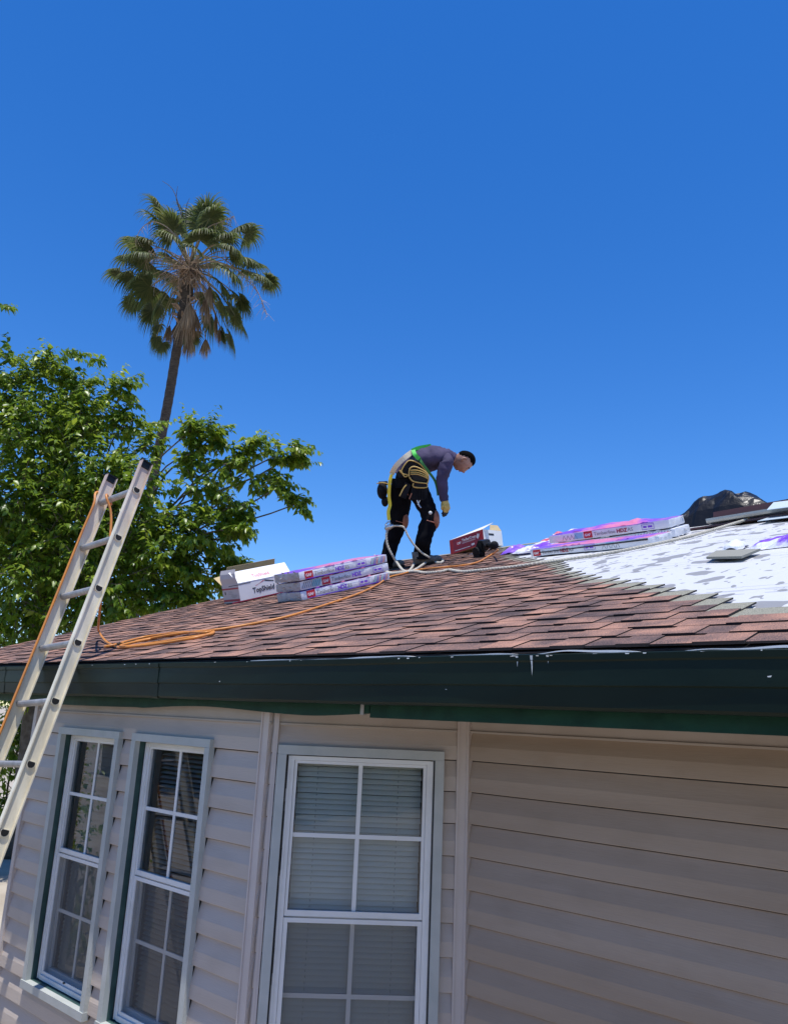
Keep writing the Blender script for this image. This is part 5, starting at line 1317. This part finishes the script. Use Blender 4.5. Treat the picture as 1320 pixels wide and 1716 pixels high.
F_ = [((292,385),.72,-.2),((268,372),.62,.3),((345,385),.80,.1),((352,365),.62,-.4),((335,400),.7,-.6),((250,410),.62,-.1),((232,408),.60,.5),((238,425),.55,-.5),
 ((372,400),.62,-.4),((395,385),.62,.2),((412,392),.55,.5),((385,420),.60,-.7),((400,432),.62,-.1),((420,440),.55,.4),((240,468),.62,-.4),((222,462),.52,.3),((252,480),.66,-.2),((262,500),.60,.5),
 ((268,512),.50,-.3),((372,478),.60,-.5),((395,495),.58,.3),((368,505),.62,-.2),((385,515),.55,.4),((345,492),.5,.7),((405,505),.46,.0),((302,392),.6,.7),((285,430),.5,.9),((345,430),.5,.9),((265,545),.36,.2),((270,455),.5,.8),((310,372),.55,.4),((325,415),.42,-.9)]
F_ += [((200,455),.45,.4),((450,470),.42,.2),((215,430),.45,-.3),((320,560),.45,.35),((345,362),.62,.0),((268,350),.55,.1),((272,575),.36,.1),((385,562),.50,.2),((402,540),.45,.5),((225,505),.45,.3),((330,370),.7,.5),((290,400),.6,-.6),((248,440),.55,.0),((415,455),.6,.5),((435,462),.5,.0),((385,455),.6,-.8),((255,520),.55,.1),((285,500),.5,1.0),((350,535),.55,.5),((372,555),.42,.1),((395,530),.45,-.3),((262,565),.38,-.1),((300,470),.55,1.1),((365,440),.6,1.0)]
for i, (t_, s_, dd) in enumerate(F_): fan(t_, s_, PALMLEAF, False, i+1, dd, 1.25+.22*(i % 4))
for i, (t_, s_, dd) in enumerate([((312,525),.62,-.2),((325,520),.62,.1),((300,540),.45,.25),((345,500),.52,-.5),((362,525),.55,.0),((285,545),.42,.3),((318,505),.6,-.35),((318,565),.42,-.2),((345,568),.38,.1),((368,548),.38,.2),((352,480),.45,-.6)]):
    fan(t_, s_, DEADLEAF, True, 60+i, dd, .6)
# pale dead flower stalks arching out of the crown
mb = MB()
for (pts) in ([(318,440),(292,392),(262,372),(240,380),(228,400)],[(318,440),(300,405),(280,385),(258,392)],[(320,430),(345,385),(370,372),(392,362)],[(322,440),(360,410),(378,430),(385,480)],[(322,450),(340,460),(352,490),(352,540)],
              [(318,450),(290,450),(268,462),(258,480)],[(318,450),(300,430),(262,415),(245,440)],[(320,440),(370,440),(420,470),(445,520)],[(320,440),(365,430),(400,455),(432,490),(448,530)],[(318,445),(310,420),(302,440),(300,500)],[(318,440),(325,415),(330,440),(328,500)],
              [(320,445),(338,425),(350,450),(350,500)],[(318,450),(280,440),(262,430),(250,420)]):
    P_ = smooth_path([pp_(x, y, -.5+.02*i) for i, (x, y) in enumerate(pts)], 5); mb.tube(P_, [.017-.012*i/(len(P_)-1) for i in range(len(P_))], 5)
    for q in range(14):
        k = rr.integers(len(P_)//2, len(P_)); c = P_[k]; dv = Vector((*rr.normal(0,.5,2), -1)).normalized(); mb.tube([c, c+dv*.12+Vector((0,0,.02)), c+dv*.30], [.006,.004,.002], 3, cap=False)
build('flower_stalks', mb, DEADST, palm)
mb = MB()
for pts in ([(310,400),(303,355),(290,318),(272,303)],[(305,360),(296,335),(298,312)],[(312,390),(312,350),(318,332)]):
    P_ = smooth_path([pp_(x, y, 0) for x, y in pts], 4); mb.tube(P_, [.014-.010*i/(len(P_)-1) for i in range(len(P_))], 5)
build('dark_spikes', mb, BARK, palm)
mb = MB()
for i in range(260):  # shaggy centre
    a = rr.uniform(0, 2*math.pi); c = hub+Vector((rr.normal(0,.12), rr.normal(0,.12), rr.uniform(-.35,.2))); dv = Vector((math.cos(a)*.7, math.sin(a)*.7, rr.uniform(-1.2,.2))).normalized()
    L_ = rr.uniform(.25,.65); mb.tube([c, c+dv*L_*.5+Vector((0,0,.02)), c+dv*L_+Vector((0,0,-.12))], [.010,.007,.002], 3, cap=False)
build('dead_fibres', mb, DEADST, palm)

# ------------------------------------------------------------------ unseen hedge and fence added behind the camera to darken window reflections
added_hedge_pts = []; rr = np.random.default_rng(21)
for i in range(2600):
    x = rr.uniform(-20, 24); y = rr.uniform(-8.6,-7.6); z = GZ+rr.uniform(0, 2.6)+.5*math.sin(x*1.3)
    spray(added_hedge_pts, (x, y, z), (rr.normal(0,.5), rr.normal(0,.5)+.3, .3), .4, 7, rr, .16)
tag(leaf_cloud('hedge', added_hedge_pts, None, ADDED_HEDGEM, 'stuff', loc=(-3,-8,GZ)), 'unseen tall green hedge across the yard, mirrored in the windows', 'hedge', kind='stuff')  # added hedge, only there to darken the window reflections
mb = MB(); mb.box((-24,-8.9,GZ), (26,-8.8,GZ+2.6)); mb.box((26,-8.9,GZ), (26.1,14,GZ+2.6)); tag(build('added_fence', mb, WOOD, loc=(-3,-8.9,GZ)), 'brown wooden yard fence behind the hedge, unseen and added for the window reflections', 'fence')
print('strips', nstrips, 'leaves', nleaves)
